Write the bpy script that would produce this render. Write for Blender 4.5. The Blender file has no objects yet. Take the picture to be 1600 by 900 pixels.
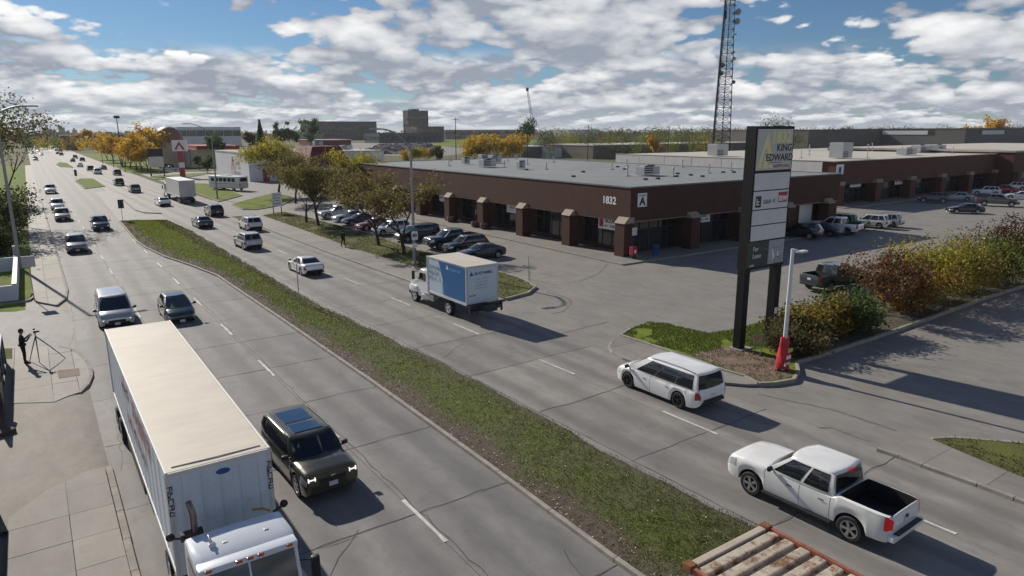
import bpy, bmesh, math, random
import numpy as np
from mathutils import Vector, Matrix

scene = bpy.context.scene
R = math.radians
# ---------------------------------------------------------------- camera
FPX, PITCH, ROLL, YAW, CAMH = 1077.106, 0.223363, -0.003664, 0.604359, 11.8798
_fw = Vector((math.sin(YAW)*math.cos(PITCH), math.cos(YAW)*math.cos(PITCH), -math.sin(PITCH)))
_r0 = Vector((math.cos(YAW), -math.sin(YAW), 0)); _u0 = _r0.cross(_fw)
_rt = math.cos(ROLL)*_r0 + math.sin(ROLL)*_u0
_up = -math.sin(ROLL)*_r0 + math.cos(ROLL)*_u0
cam_data = bpy.data.cameras.new('camera'); cam = bpy.data.objects.new('camera', cam_data)
scene.collection.objects.link(cam); scene.camera = cam
m = Matrix.Identity(4)
for i in range(3):
    m[i][0] = _rt[i]; m[i][1] = _up[i]; m[i][2] = -_fw[i]
m[2][3] = CAMH
cam.matrix_world = m
cam_data.sensor_width = 36; cam_data.lens = FPX/1600*36; cam_data.clip_start = .3; cam_data.clip_end = 20000

def g(px, py, z=0.0):
    """photo pixel -> point of the horizontal plane at height z"""
    d = _fw + _rt*((px-800)/FPX) + _up*((450-py)/FPX)
    t = (z-CAMH)/d.z
    return Vector((d.x*t, d.y*t, z))
def height_at(x, y, py):
    """height of the vertical line over (x, y) where it reaches photo row py"""
    lo, hi = -2., 150.
    for _ in range(40):
        mid = (lo+hi)/2; d = Vector((x, y, mid-CAMH))
        if 450-FPX*d.dot(_up)/d.dot(_fw) > py: lo = mid
        else: hi = mid
    return lo
# ---------------------------------------------------------------- world, sun, exposure
SUN_EL = R(31); SUN_V = Vector((-.175, 1, 0)).normalized()
SEEDS = (6.6, 14.3, 41.7)
world = bpy.data.worlds.new('World'); scene.world = world; world.use_nodes = True
def build_world():
    nt = world.node_tree; N = nt.nodes; Lk = nt.links; N.clear()
    def nd(t, **k):
        n = N.new(t)
        for a, b in k.items(): setattr(n, a, b)
        return n
    def mth(op, a, b=None, c=None, clamp=False):
        n = nd('ShaderNodeMath', operation=op, use_clamp=clamp)
        for i, v in enumerate((a, b, c)):
            if v is None: continue
            if isinstance(v, (int, float)): n.inputs[i].default_value = v
            else: Lk.new(v, n.inputs[i])
        return n.outputs[0]
    def smooth(v, a, b):
        n = nd('ShaderNodeMapRange', interpolation_type='SMOOTHSTEP')
        Lk.new(v, n.inputs[0]); n.inputs[1].default_value = a; n.inputs[2].default_value = b
        return n.outputs[0]
    def mixc(f, a, b):
        n = nd('ShaderNodeMix', data_type='RGBA'); 
        for sock, v in ((n.inputs[0], f), (n.inputs[6], a), (n.inputs[7], b)):
            if isinstance(v, (tuple, float, int)): sock.default_value = v
            else: Lk.new(v, sock)
        return n.outputs[2]
    sky = nd('ShaderNodeTexSky', sky_type='NISHITA'); sky.sun_disc = False
    sky.sun_elevation = SUN_EL; sky.sun_rotation = math.atan2(SUN_V.x, SUN_V.y); sky.altitude = 240; sky.air_density = 1.0; sky.dust_density = .15; sky.ozone_density = 3.5
    geo = nd('ShaderNodeNewGeometry')
    neg = nd('ShaderNodeVectorMath', operation='SCALE'); Lk.new(geo.outputs['Incoming'], neg.inputs[0]); neg.inputs['Scale'].default_value = -1
    sep = nd('ShaderNodeSeparateXYZ'); Lk.new(neg.outputs[0], sep.inputs[0])
    X, Y, Z = sep.outputs
    # a cloud field: layers of finer puffs towards the horizon
    def coords(zoff, stretch, seed):
        zz = mth('ADD', mth('MULTIPLY', Z, stretch), zoff*stretch + seed)
        cb = nd('ShaderNodeCombineXYZ'); Lk.new(X, cb.inputs[0]); Lk.new(Y, cb.inputs[1]); Lk.new(zz, cb.inputs[2])
        return cb.outputs[0]
    def noise(v, scale, detail, rough=.56, dist=0.):
        n = nd('ShaderNodeTexNoise', noise_dimensions='3D'); n.inputs['Scale'].default_value = scale
        n.inputs['Detail'].default_value = detail; n.inputs['Roughness'].default_value = rough; n.inputs['Distortion'].default_value = dist; Lk.new(v, n.inputs['Vector'])
        return n.outputs[0]
    def puffs(v, scale):
        n = nd('ShaderNodeTexVoronoi', feature='F1'); n.inputs['Scale'].default_value = scale; n.inputs['Detail'].default_value = 1.; n.inputs['Roughness'].default_value = .5
        Lk.new(v, n.inputs['Vector']); return n.outputs['Distance']
    def density(zoff, scale, stretch, seed, detail, fine):
        v = coords(zoff, stretch, seed); a = noise(v, scale, detail)
        return mth('SUBTRACT', a, mth('MULTIPLY', mth('SUBTRACT', puffs(v, scale*fine), .42), .22))
    def layer(scale, stretch, seed, thr, soft, dz, detail, fine):
        a = density(0, scale, stretch, seed, detail, fine); b = noise(coords(dz, stretch, seed), scale, max(3, detail-3))
        a2 = mth('SUBTRACT', a, mth('MULTIPLY', smooth(Z, .2, .45), .17))  # clouds thinned overhead, above the view, to lower the ambient light
        cov = smooth(a2, thr-soft, thr+soft)
        lit = mth('ADD', mth('MULTIPLY', mth('SUBTRACT', a, b), CLOUD_K), .57, clamp=True)
        core = smooth(a, thr+.06, thr+.30)
        lit = mth('SUBTRACT', lit, mth('MULTIPLY', core, .38), clamp=True)
        return cov, lit
    CLOUD_K = 3.6
    zc = mth('MAXIMUM', Z, 0.0)
    tint = nd('ShaderNodeMix', data_type='RGBA', blend_type='MULTIPLY'); tint.inputs[0].default_value = 1; Lk.new(sky.outputs[0], tint.inputs[6]); tint.inputs[7].default_value = (.8, 1.0, 1.2, 1)
    out = tint.outputs[2]
    grey = (5.8, 6.5, 7.8, 1); white = (20.5, 20.3, 20, 1)
    # three layers from the horizon upward
    specs = [(19, 4.4, SEEDS[0], .29, .06, .007, 5, 3., (.0, .004), (.03, .05)),
             (8.5, 3.0, SEEDS[1], .325, .035, .014, 7, 3.4, (.022, .042), (.085, .115)),
             (4.6, 2.5, SEEDS[2], .375, .025, .03, 8, 4., (.075, .10), (5, 6))]
    for scale, stretch, seed, thr, soft, dz, det, fine, lo, hi in specs:
        cov, lit = layer(scale, stretch, seed, thr, soft, dz, det, fine)
        w = mth('MULTIPLY', smooth(Z, *lo), mth('SUBTRACT', 1, smooth(Z, *hi)))
        out = mixc(mth('MULTIPLY', cov, w), out, mixc(lit, grey, white))
    # pale haze near the horizon
    hz = mth('MULTIPLY', mth('POWER', mth('SUBTRACT', 1, zc), 75), .5)
    out = mixc(hz, out, (9.2, 10.6, 12.2, 1))
    bg = nd('ShaderNodeBackground'); bg.inputs[1].default_value = .05
    Lk.new(out, bg.inputs[0]); wo = nd('ShaderNodeOutputWorld'); Lk.new(bg.outputs[0], wo.inputs[0])
build_world()
world.cycles.sampling_method = 'MANUAL'; world.cycles.sample_map_resolution = 256
sl = bpy.data.lights.new('sun', 'SUN'); sl.energy = 4.6; sl.angle = R(.6); sl.color = (1, .925, .80)
sun = bpy.data.objects.new('sun', sl); scene.collection.objects.link(sun)
sv = Vector((SUN_V.x*math.cos(SUN_EL), SUN_V.y*math.cos(SUN_EL), math.sin(SUN_EL)))
sun.rotation_euler = sv.to_track_quat('Z', 'Y').to_euler(); sun.location = (0, 60, 60)
scene.view_settings.view_transform = 'Standard'; scene.view_settings.look = 'None'
scene.view_settings.exposure = 0.13; scene.view_settings.gamma = 1
scene.render.engine = 'CYCLES'
# ---------------------------------------------------------------- helpers
COL = scene.collection
rng = random.Random(7); nrng = np.random.default_rng(11)

def new_mat(name):
    mt = bpy.data.materials.new(name); mt.use_nodes = True
    return mt, mt.node_tree, mt.node_tree.nodes['Principled BSDF']
def setb(b, **k):
    for n, v in k.items(): b.inputs[n.replace('_', ' ')].default_value = v
def c4(c): return (c[0], c[1], c[2], 1)
def plain(name, col, rough=.6, metal=0., var=.0, scale=6., spec=.5, coat=0., bump=0.):
    """a colour with a little mottling and grime"""
    mt, nt, b = new_mat(name); setb(b, Roughness=rough, Metallic=metal); b.inputs['Specular IOR Level'].default_value = spec
    if coat: b.inputs['Coat Weight'].default_value = coat; b.inputs['Coat Roughness'].default_value = .06
    if var or bump:
        tc = nt.nodes.new('ShaderNodeTexCoord'); n = nt.nodes.new('ShaderNodeTexNoise')
        n.inputs['Scale'].default_value = scale; n.inputs['Detail'].default_value = 6; n.inputs['Roughness'].default_value = .65
        nt.links.new(tc.outputs['Object'], n.inputs['Vector'])
        rp = nt.nodes.new('ShaderNodeValToRGB'); rp.color_ramp.elements[0].position = .3; rp.color_ramp.elements[1].position = .7
        rp.color_ramp.elements[0].color = c4([max(0, x*(1-var)) for x in col]); rp.color_ramp.elements[1].color = c4([min(1, x*(1+var)) for x in col])
        nt.links.new(n.outputs[0], rp.inputs[0]); nt.links.new(rp.outputs[0], b.inputs['Base Color'])
        if bump:
            bp = nt.nodes.new('ShaderNodeBump'); bp.inputs['Strength'].default_value = bump; bp.inputs['Distance'].default_value = .02
            nt.links.new(n.outputs[0], bp.inputs['Height']); nt.links.new(bp.outputs[0], b.inputs['Normal'])
    else: b.inputs['Base Color'].default_value = c4(col)
    return mt
def emis(name, col, st):
    mt, nt, b = new_mat(name); b.inputs['Base Color'].default_value = c4(col); b.inputs['Emission Color'].default_value = c4(col); b.inputs['Emission Strength'].default_value = st
    return mt
def graph(mt):
    nt = mt.node_tree
    def nd(t, **k):
        n = nt.nodes.new(t)
        for a, b in k.items(): setattr(n, a, b)
        return n
    def noise(scale, detail=6, rough=.6, vec=None, stretch=None):
        n = nd('ShaderNodeTexNoise'); n.inputs['Scale'].default_value = scale; n.inputs['Detail'].default_value = detail; n.inputs['Roughness'].default_value = rough
        gm = nd('ShaderNodeNewGeometry'); v = gm.outputs['Position']
        if stretch:
            mp = nd('ShaderNodeMapping'); mp.inputs['Scale'].default_value = stretch; nt.links.new(v, mp.inputs[0]); v = mp.outputs[0]
        nt.links.new(v, n.inputs['Vector']); return n.outputs[0]
    def ramp(v, *stops):
        r = nd('ShaderNodeValToRGB'); e = r.color_ramp.elements
        while len(e) < len(stops): e.new(.5)
        for el, (p_, c) in zip(e, stops): el.position = p_; el.color = c4(c) if not isinstance(c, (int, float)) else (c, c, c, 1)
        nt.links.new(v, r.inputs[0]); return r.outputs[0]
    def mix(f, a, b, bt='MIX'):
        n = nd('ShaderNodeMix', data_type='RGBA', blend_type=bt)
        for s, v in ((n.inputs[0], f), (n.inputs[6], a), (n.inputs[7], b)):
            if isinstance(v, (int, float)): s.default_value = v
            elif isinstance(v, tuple): s.default_value = c4(v)
            else: nt.links.new(v, s)
        return n.outputs[2]
    return nt, nd, noise, ramp, mix
def road_mat(name, base, lanes=(), stain=1.):
    """worn pavement: tyre tracks along the lanes, stains, speckle"""
    mt, _, b = new_mat(name); nt, nd, noise, ramp, mix = graph(mt); L = nt.links.new
    c = ramp(noise(.35, 5, .6), (.3, [x*.88 for x in base]), (.7, [x*1.1 for x in base]))
    c = mix(.55*stain, c, ramp(noise(1.6, 8, .7, stretch=(1, .35, 1)), (.36, (.62, .60, .58)), (.6, (1., 1., 1.))), 'MULTIPLY')
    c = mix(.5, c, ramp(noise(38, 3, .7), (.3, (.78, .78, .78)), (.7, (1.16, 1.16, 1.15))), 'MULTIPLY')
    oi = nd('ShaderNodeObjectInfo'); c = mix(1., c, ramp(oi.outputs['Random'], (0., (.87, .87, .88)), (1., (1.1, 1.09, 1.07))), 'MULTIPLY')
    c = mix(.45*stain, c, ramp(noise(.9, 9, .75), (.30, (.45, .42, .40)), (.44, (1., 1., 1.))), 'MULTIPLY')
    if lanes:
        gm = nd('ShaderNodeNewGeometry'); sp = nd('ShaderNodeSeparateXYZ'); L(gm.outputs['Position'], sp.inputs[0])
        def mth(op, a, b_, c_=None):
            n = nd('ShaderNodeMath', operation=op)
            for i, v in enumerate((a, b_, c_)):
                if v is None: continue
                if isinstance(v, (int, float)): n.inputs[i].default_value = v
                else: L(v, n.inputs[i])
            return n.outputs[0]
        xx = mth('MULTIPLY_ADD', sp.outputs[1], lanes[1], sp.outputs[0])
        wob = mth('MULTIPLY', noise(.5, 3, .5, stretch=(1, .15, 1)), .9)
        tot = None
        for x0 in lanes[0]:
            d = mth('ABSOLUTE', mth('SUBTRACT', mth('ADD', xx, wob), x0+.45), 0)
            v = nd('ShaderNodeMapRange', interpolation_type='SMOOTHSTEP'); L(d, v.inputs[0]); v.inputs[1].default_value = .08; v.inputs[2].default_value = .75; v.inputs[3].default_value = 1; v.inputs[4].default_value = 0
            tot = v.outputs[0] if tot is None else mth('MAXIMUM', tot, v.outputs[0])
        tot = mth('MULTIPLY', tot, noise(.8, 5, .65, stretch=(1, .08, 1)))
        c = mix(tot, c, (base[0]*.42, base[1]*.42, base[2]*.45))
    L(c, b.inputs['Base Color']); b.inputs['Roughness'].default_value = .74; b.inputs['Specular IOR Level'].default_value = .4
    bp = nd('ShaderNodeBump'); bp.inputs['Strength'].default_value = .25; bp.inputs['Distance'].default_value = .01; L(noise(60, 3, .7), bp.inputs['Height']); L(bp.outputs[0], b.inputs['Normal'])
    return mt
def brick_mat(name, c1, c2, mortar):
    mt, _, b = new_mat(name); nt, nd, noise, ramp, mix = graph(mt); L = nt.links.new
    tc = nd('ShaderNodeTexCoord'); mp = nd('ShaderNodeMapping'); mp.vector_type = 'POINT'
    sp = nd('ShaderNodeSeparateXYZ'); L(tc.outputs['Object'], sp.inputs[0]); ad = nd('ShaderNodeMath', operation='ADD'); L(sp.outputs[0], ad.inputs[0]); L(sp.outputs[1], ad.inputs[1])
    cb = nd('ShaderNodeCombineXYZ'); L(ad.outputs[0], cb.inputs[0]); L(sp.outputs[2], cb.inputs[1])
    bt = nd('ShaderNodeTexBrick'); L(cb.outputs[0], bt.inputs['Vector']); bt.inputs['Scale'].default_value = 1
    bt.inputs['Brick Width'].default_value = .3; bt.inputs['Row Height'].default_value = .1; bt.inputs['Mortar Size'].default_value = .008
    bt.inputs['Color1'].default_value = c4(c1); bt.inputs['Color2'].default_value = c4(c2); bt.inputs['Mortar'].default_value = c4(mortar)
    c = mix(.6, bt.outputs[0], ramp(noise(.7, 6, .65), (.3, (.72, .72, .72)), (.7, (1.2, 1.17, 1.15))), 'MULTIPLY')
    L(c, b.inputs['Base Color']); b.inputs['Roughness'].default_value = .85
    return mt

M = {}
M['road_l'] = road_mat('road_concrete', (.215, .207, .208), ([2.1, 3.9, 5.9, 7.7, 9.7, 11.4], 0))
M['road_r'] = road_mat('road_concrete_right', (.262, .25, .236), ([18.2, 20.3, 22.6, 24.4], .0234))
M['lot'] = road_mat('lot_asphalt', (.235, .222, .208), (), .8)
M['walk'] = road_mat('sidewalk_concrete', (.245, .228, .212), (), .7)
M['apron'] = road_mat('rough_apron', (.205, .185, .165), (), 1.2)
M['kerb'] = plain('kerb_concrete', (.29, .265, .235), .9, var=.25, scale=2.5)
M['tar'] = plain('tar', (.06, .057, .056), .75, var=.3, scale=5)
M['paint'] = plain('road_paint', (.55, .54, .52), .8, var=.22, scale=3)
M['paint_y'] = plain('faded_yellow_paint', (.42, .34, .17), .85, var=.35, scale=2)
M['black'] = plain('black_plastic', (.018, .018, .02), .5)
M['tyre'] = plain('tyre_rubber', (.022, .022, .023), .85)
M['alloy'] = plain('alloy', (.55, .56, .58), .28, 1.)
M['blackalloy'] = plain('black_alloy', (.03, .03, .033), .3, .6)
M['chrome'] = plain('chrome', (.7, .7, .72), .14, 1.)
M['glass'] = plain('tinted_glass', (.012, .015, .018), .04, 0, spec=.8)
M['lamp_glass'] = plain('headlight_glass', (.62, .65, .7), .08, .3, coat=1)
M['drl'] = emis('daytime_light', (1, .97, .92), .9)
M['red_lens'] = plain('red_lens', (.36, .012, .014), .15, coat=1)
M['red_glow'] = emis('brake_glow', (.45, .012, .014), .22)
M['amber'] = plain('amber_lens', (.45, .10, .03), .2, coat=1)
M['plate'] = plain('number_plate', (.62, .64, .66), .5)
M['white'] = plain('white_paint_panel', (.74, .74, .73), .5, var=.06, scale=1.5)
M['offwhite'] = plain('offwhite_panel', (.6, .59, .56), .6, var=.1, scale=.5)
M['cream'] = plain('cream_roof_sheet', (.54, .49, .41), .55, var=.1, scale=.9)
M['steel'] = plain('galvanised_steel', (.42, .43, .44), .45, .8, var=.15)
M['greypole'] = plain('grey_pole', (.3, .31, .32), .5, .5, var=.1)
M['darksteel'] = plain('dark_steel', (.05, .055, .065), .5, .6)
M['rust'] = plain('rust', (.22, .09, .035), .9, var=.5, scale=5)
M['brick'] = brick_mat('brown_brick', (.078, .027, .016), (.062, .022, .014), (.08, .046, .036))
M['brick2'] = brick_mat('red_brown_brick', (.115, .04, .025), (.096, .034, .021), (.11, .065, .05))
M['stone'] = plain('beige_stone_cap', (.32, .26, .205), .85, var=.2)
M['roofgrey'] = plain('roof_membrane', (.20, .215, .225), .85, var=.15, scale=.15)
M['rooflight'] = plain('roof_gravel_light', (.46, .43, .38), .9, var=.15, scale=.2)
M['shopglass'] = plain('shop_glass', (.02, .022, .024), .06, spec=.7)
M['frame'] = plain('dark_frame', (.03, .026, .024), .5)
M['bark'] = plain('bark', (.055, .042, .034), .95, var=.35, scale=4)
M['soil'] = plain('soil', (.07, .052, .038), .95, var=.4, scale=3, bump=.5)
M['litter'] = plain('pale_litter', (.6, .58, .54), .8)
M['skin'] = plain('skin', (.42, .25, .17), .6)
M['cloth'] = plain('black_cloth', (.012, .012, .014), .9)
M['hair'] = plain('dark_hair', (.015, .012, .01), .8)
def leaf_mat():
    mt, nt, b = new_mat('leaves'); at = nt.nodes.new('ShaderNodeAttribute'); at.attribute_name = 'col'
    nt.links.new(at.outputs['Color'], b.inputs['Base Color']); b.inputs['Roughness'].default_value = .65; b.inputs['Specular IOR Level'].default_value = .25
    tr = nt.nodes.new('ShaderNodeBsdfTranslucent'); nt.links.new(at.outputs['Color'], tr.inputs[0]); mx = nt.nodes.new('ShaderNodeMixShader'); mx.inputs[0].default_value = .48
    out = nt.nodes['Material Output']; nt.links.new(b.outputs[0], mx.inputs[1]); nt.links.new(tr.outputs[0], mx.inputs[2]); nt.links.new(mx.outputs[0], out.inputs[0])
    return mt
M['leaf'] = leaf_mat()
def lawn_mat(name, c1, c2, c3):
    mt, _, b = new_mat(name); nt, nd, noise, ramp, mix = graph(mt)
    c = ramp(noise(.5, 7, .65), (.28, c3), (.45, c1), (.68, c2))
    c = mix(.6, c, ramp(noise(14, 4, .7), (.3, (.6, .6, .55)), (.7, (1.3, 1.3, 1.25))), 'MULTIPLY')
    nt.links.new(c, b.inputs['Base Color']); b.inputs['Roughness'].default_value = .95; b.inputs['Specular IOR Level'].default_value = .15
    bp = nd('ShaderNodeBump'); bp.inputs['Strength'].default_value = .8; bp.inputs['Distance'].default_value = .06; nt.links.new(noise(9, 5, .7), bp.inputs['Height']); nt.links.new(bp.outputs[0], b.inputs['Normal'])
    return mt
M['lawn'] = lawn_mat('lawn', (.13, .17, .026), (.185, .235, .036), (.12, .12, .04))
M['lawn2'] = lawn_mat('dry_lawn', (.115, .115, .045), (.125, .145, .04), (.10, .078, .048))
M['plain_ground'] = lawn_mat('distant_ground', (.13, .12, .065), (.12, .14, .05), (.2, .18, .14))
PAINT = {}
def paint(col, rough=.3, metal=.15):
    k = (tuple(col), rough, metal)
    if k not in PAINT:
        PAINT[k] = plain('car_paint', col, rough, metal, coat=.9)
    return PAINT[k]

class B:
    """collects shapes; done() links them as one mesh object"""
    def __init__(s): s.bm = bmesh.new(); s.mi = 0
    def _tag(s, faces):
        for f in faces: f.material_index = s.mi
    def face(s, pts):
        f = s.bm.faces.new([s.bm.verts.new(p) for p in pts]); f.material_index = s.mi; return s
    def box(s, c, d, bev=0., rz=0., M4=None):
        r = bmesh.ops.create_cube(s.bm, size=1); vs = r['verts']
        mat_ = Matrix.Translation(c) @ Matrix.Rotation(rz, 4, 'Z') @ Matrix.Diagonal((d[0], d[1], d[2], 1))
        if M4 is not None: mat_ = M4 @ mat_
        bmesh.ops.transform(s.bm, matrix=mat_, verts=vs)
        if bev:
            es = list({e for v in vs for e in v.link_edges})
            q = bmesh.ops.bevel(s.bm, geom=es, offset=bev, segments=2, profile=.6, affect='EDGES')
            s._tag(q['faces']); vs = [v for v in vs if v.is_valid]
        s._tag({f for v in vs for f in v.link_faces}); return s
    def grid(s, P, close_u=False, close_v=False):
        n, k = len(P), len(P[0]); V = [[s.bm.verts.new(p) for p in row] for row in P]
        for i in range(n if close_u else n-1):
            for j in range(k if close_v else k-1):
                try:
                    f = s.bm.faces.new((V[i][j], V[(i+1) % n][j], V[(i+1) % n][(j+1) % k], V[i][(j+1) % k])); f.material_index = s.mi
                except ValueError: pass
        return V
    def tube(s, pts, r, n=8, cap=True):
        pts = [Vector(p) for p in pts]; rs = r if isinstance(r, (list, tuple)) else [r]*len(pts); rows = []
        for i, p in enumerate(pts):
            d = (pts[min(i+1, len(pts)-1)] - pts[max(i-1, 0)]).normalized()
            a = d.cross(Vector((0, 0, 1)) if abs(d.z) < .9 else Vector((1, 0, 0))).normalized(); b = d.cross(a)
            rows.append([p + (a*math.cos(t) + b*math.sin(t))*rs[i] for t in [2*math.pi*q/n for q in range(n)]])
        V = s.grid(rows, close_v=True)
        if cap:
            for row, rev in ((V[0], 1), (V[-1], 0)):
                try: s.bm.faces.new(row[::-1] if rev else row).material_index = s.mi
                except ValueError: pass
        return s
    def lathe(s, prof, c=(0, 0, 0), axis='Z', n=20, cap=True):
        rows = []
        for r, h in prof:
            row = []
            for q in range(n):
                t = 2*math.pi*q/n; x, y = r*math.cos(t), r*math.sin(t)
                v = {'Z': (x, y, h), 'Y': (x, h, y), 'X': (h, x, y)}[axis]; row.append(Vector(c)+Vector(v))
            rows.append(row)
        V = s.grid(rows, close_v=True)
        for row in ((V[0], V[-1]) if cap else ()):
            try: s.bm.faces.new(row).material_index = s.mi
            except ValueError: pass
        return s
    def prism(s, poly, z0, z1):
        lo = [s.bm.verts.new((p[0], p[1], z0)) for p in poly]; hi = [s.bm.verts.new((p[0], p[1], z1)) for p in poly]
        fs = [s.bm.faces.new(hi), s.bm.faces.new(lo[::-1])]
        for i in range(len(poly)): fs.append(s.bm.faces.new((lo[i], lo[(i+1) % len(poly)], hi[(i+1) % len(poly)], hi[i])))
        s._tag(fs); return s
    def mesh(s, name, mats, smooth=0):
        bmesh.ops.recalc_face_normals(s.bm, faces=s.bm.faces[:])
        me = bpy.data.meshes.new(name); s.bm.to_mesh(me); s.bm.free()
        for mt in (mats if isinstance(mats, (list, tuple)) else [mats]): me.materials.append(mt)
        if smooth:
            me.polygons.foreach_set('use_smooth', [True]*len(me.polygons)); me.set_sharp_from_angle(angle=R(smooth))
        return me
    def done(s, name, mats, parent=None, smooth=0): return link(name, s.mesh(name, mats, smooth), parent)
def link(name, data, parent=None, loc=None, rz=0.):
    o = bpy.data.objects.new(name, data); COL.objects.link(o)
    if parent is not None: o.parent = parent
    if loc is not None: o.location = loc
    if rz: o.rotation_euler[2] = rz
    return o
def tag(o, label=None, cat=None, group=None, kind=None):
    if label: o['label'] = label
    if cat: o['category'] = cat
    if group: o['group'] = group
    if kind: o['kind'] = kind
    return o
def thing(name, label, cat, loc=(0, 0, 0), rz=0., group=None):
    return tag(link(name, None, None, loc, rz), label, cat, group)
def copy_tree(o, parent=None):
    c = o.copy(); COL.objects.link(c); c.parent = parent
    for ch in list(o.children): copy_tree(ch, c)
    return c
def text_mesh(body, size, mat, bold=0., ext=.004):
    cu = bpy.data.curves.new('lettering', 'FONT'); cu.body = body; cu.size = size; cu.offset = bold; cu.extrude = ext; cu.align_x = 'CENTER'; cu.align_y = 'CENTER'; cu.resolution_u = 3
    o = bpy.data.objects.new('t', cu); COL.objects.link(o); bpy.context.view_layer.update()
    me = bpy.data.meshes.new_from_object(o.evaluated_get(bpy.context.evaluated_depsgraph_get())); bpy.data.objects.remove(o)
    me.materials.clear(); me.materials.append(mat); return me
def lettering(body, size, mat, parent, loc, face, bold=0., sx=1.):
    """text standing upright on a wall; face = direction the wall looks (angle in the ground plane)"""
    o = link('lettering', text_mesh(body, size, mat, bold), parent, loc)
    o.rotation_euler = (math.pi/2, 0, face+math.pi/2); o.scale = (sx, 1, 1); return o
# ================================================================ the setting
def structure(o): o['kind'] = 'structure'; return o
def sheet(name, pts, z, mat, parent=None):
    o = B().face([(p[0], p[1], z) for p in pts]).done(name, mat, parent)
    return o if parent else structure(o)
def rect(x0, x1, y0, y1): return [(x0, y0), (x1, y0), (x1, y1), (x0, y1)]
def px(*pts): return [g(a, b).xy for a, b in pts]
def clip(poly, x0, x1, y0, y1):
    for ax, lim, sg in ((0, x0, 1), (0, x1, -1), (1, y0, 1), (1, y1, -1)):
        out = []
        for i in range(len(poly)):
            a, b = poly[i-1], poly[i]; da, db = (a[ax]-lim)*sg, (b[ax]-lim)*sg
            if (da >= 0) != (db >= 0):
                t = da/(da-db); out.append((a[0]+(b[0]-a[0])*t, a[1]+(b[1]-a[1])*t))
            if db >= 0: out.append((b[0], b[1]))
        poly = out
        if len(poly) < 3: return []
    return poly
def area(p): return abs(sum(p[i-1][0]*p[i][1]-p[i][0]*p[i-1][1] for i in range(len(p))))/2
def slabs(parent, poly, xs, ys, z0, z1, mat, gap=.016, name='slab', jit=.006):
    for i in range(len(xs)-1):
        for j in range(len(ys)-1):
            c = clip([tuple(p) for p in poly], xs[i]+gap/2, xs[i+1]-gap/2, ys[j]+gap/2, ys[j+1]-gap/2)
            if c and area(c) > .05: B().prism(c, z0, z1+rng.uniform(-jit, jit)).done(name, mat, parent)
def frange(a, b, s): return [a+s*i for i in range(int((b-a)/s)+1)]
def ribbon(pts, w, z, jit=0., seed=0):
    """a flat strip along a line, edges a little ragged"""
    r_ = random.Random(seed); pts = [Vector((p[0], p[1])) for p in pts]; L, Q = [], []
    fine = []
    for a, b in zip(pts, pts[1:]):
        n = max(1, int((b-a).length/.45)) if jit else 1
        fine += [a.lerp(b, k/n) for k in range(n)]
    fine.append(pts[-1])
    for i, p in enumerate(fine):
        d = (fine[min(i+1, len(fine)-1)]-fine[max(i-1, 0)]).normalized(); n = Vector((-d.y, d.x)); o = n*r_.uniform(-jit, jit)
        ww = w*(r_.uniform(.5, 1.4) if jit else 1)
        L.append(((p+o+n*ww/2).x, (p+o+n*ww/2).y, z)); Q.append(((p+o-n*ww/2).x, (p+o-n*ww/2).y, z))
    return [L, Q]
def strip(name, pts, w, z, mat, parent, jit=0., seed=0):
    b = B(); b.grid(ribbon(pts, w, z, jit, seed)); return b.done(name, mat, parent)
def kerb_line(parent, pts, h=.14, w=.17, seg=2.9, z0=-.02, name='kerb_stone'):
    """kerb stones butted end to end along a line of ground points"""
    pts = [Vector((p[0], p[1])) for p in pts]; acc = []
    for a, b in zip(pts, pts[1:]):
        n = max(1, round((b-a).length/seg)); acc += [a.lerp(b, k/n) for k in range(n)]
    acc.append(pts[-1])
    for a, b in zip(acc, acc[1:]):
        if (b-a).length < .05: continue
        c = (a+b)/2; o = B().box((0, 0, (h+z0)/2), ((b-a).length-.012, w, h-z0), .02).done(name, M['kerb'], parent)
        ang = math.atan2(b.y-a.y, b.x-a.x); inv = parent.matrix_basis.inverted()
        o.location = inv @ Vector((c.x+rng.uniform(-.008, .008), c.y, rng.uniform(-.006, .004))); o.rotation_euler[2] = ang-parent.rotation_euler[2]

sheet('ground', rect(-4000, 6000, -300, 9000), -.05, M['plain_ground'])
lot = sheet('parking_lot', rect(24.4, 260, -30, 134), -.016, M['lot'])
# ---- left carriageway
SLAB = 5.62
left_road = sheet('left_road', rect(.8, 12.5, -25, 96), -.022, M['tar'])
sheet('road_far', rect(.8, 12.5, 96, 1400), -.006, M['road_l'], left_road)
lx = [1.0, 4.72, 8.74, 12.45]; joints0 = 18.05-SLAB*6
slab_cache = {}
for i in range(3):
    for k in range(0, 20):
        y0 = joints0+SLAB*k
        key = i
        if key not in slab_cache: slab_cache[key] = B().box((0, 0, -.01), (lx[i+1]-lx[i]-.016, SLAB-.016, .02)).mesh('slab', M['road_l'])
        link('slab', slab_cache[key], left_road, ((lx[i]+lx[i+1])/2, y0+SLAB/2, rng.uniform(-.004, 0)))
r5 = random.Random(3)
for k in range(0, 19):
    y0 = joints0+SLAB*k
    for i in range(3):
        if i == 0 and k % 2: continue
        strip('joint_sealant', [(lx[i]+.05, y0+r5.uniform(-.05, .05)), ((lx[i]+lx[i+1])/2, y0+r5.uniform(-.12, .12)), (lx[i+1]-.05, y0+r5.uniform(-.05, .05))], .034, .0045, M['tar'], left_road, .05, k*7+i)
for k, x in enumerate((4.74, 8.9)): strip('joint_sealant', [(x, -8), (x, 20), (x+.05, 50), (x, 84)], .04, .005, M['tar'], left_road, .06, 90+k)
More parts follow.
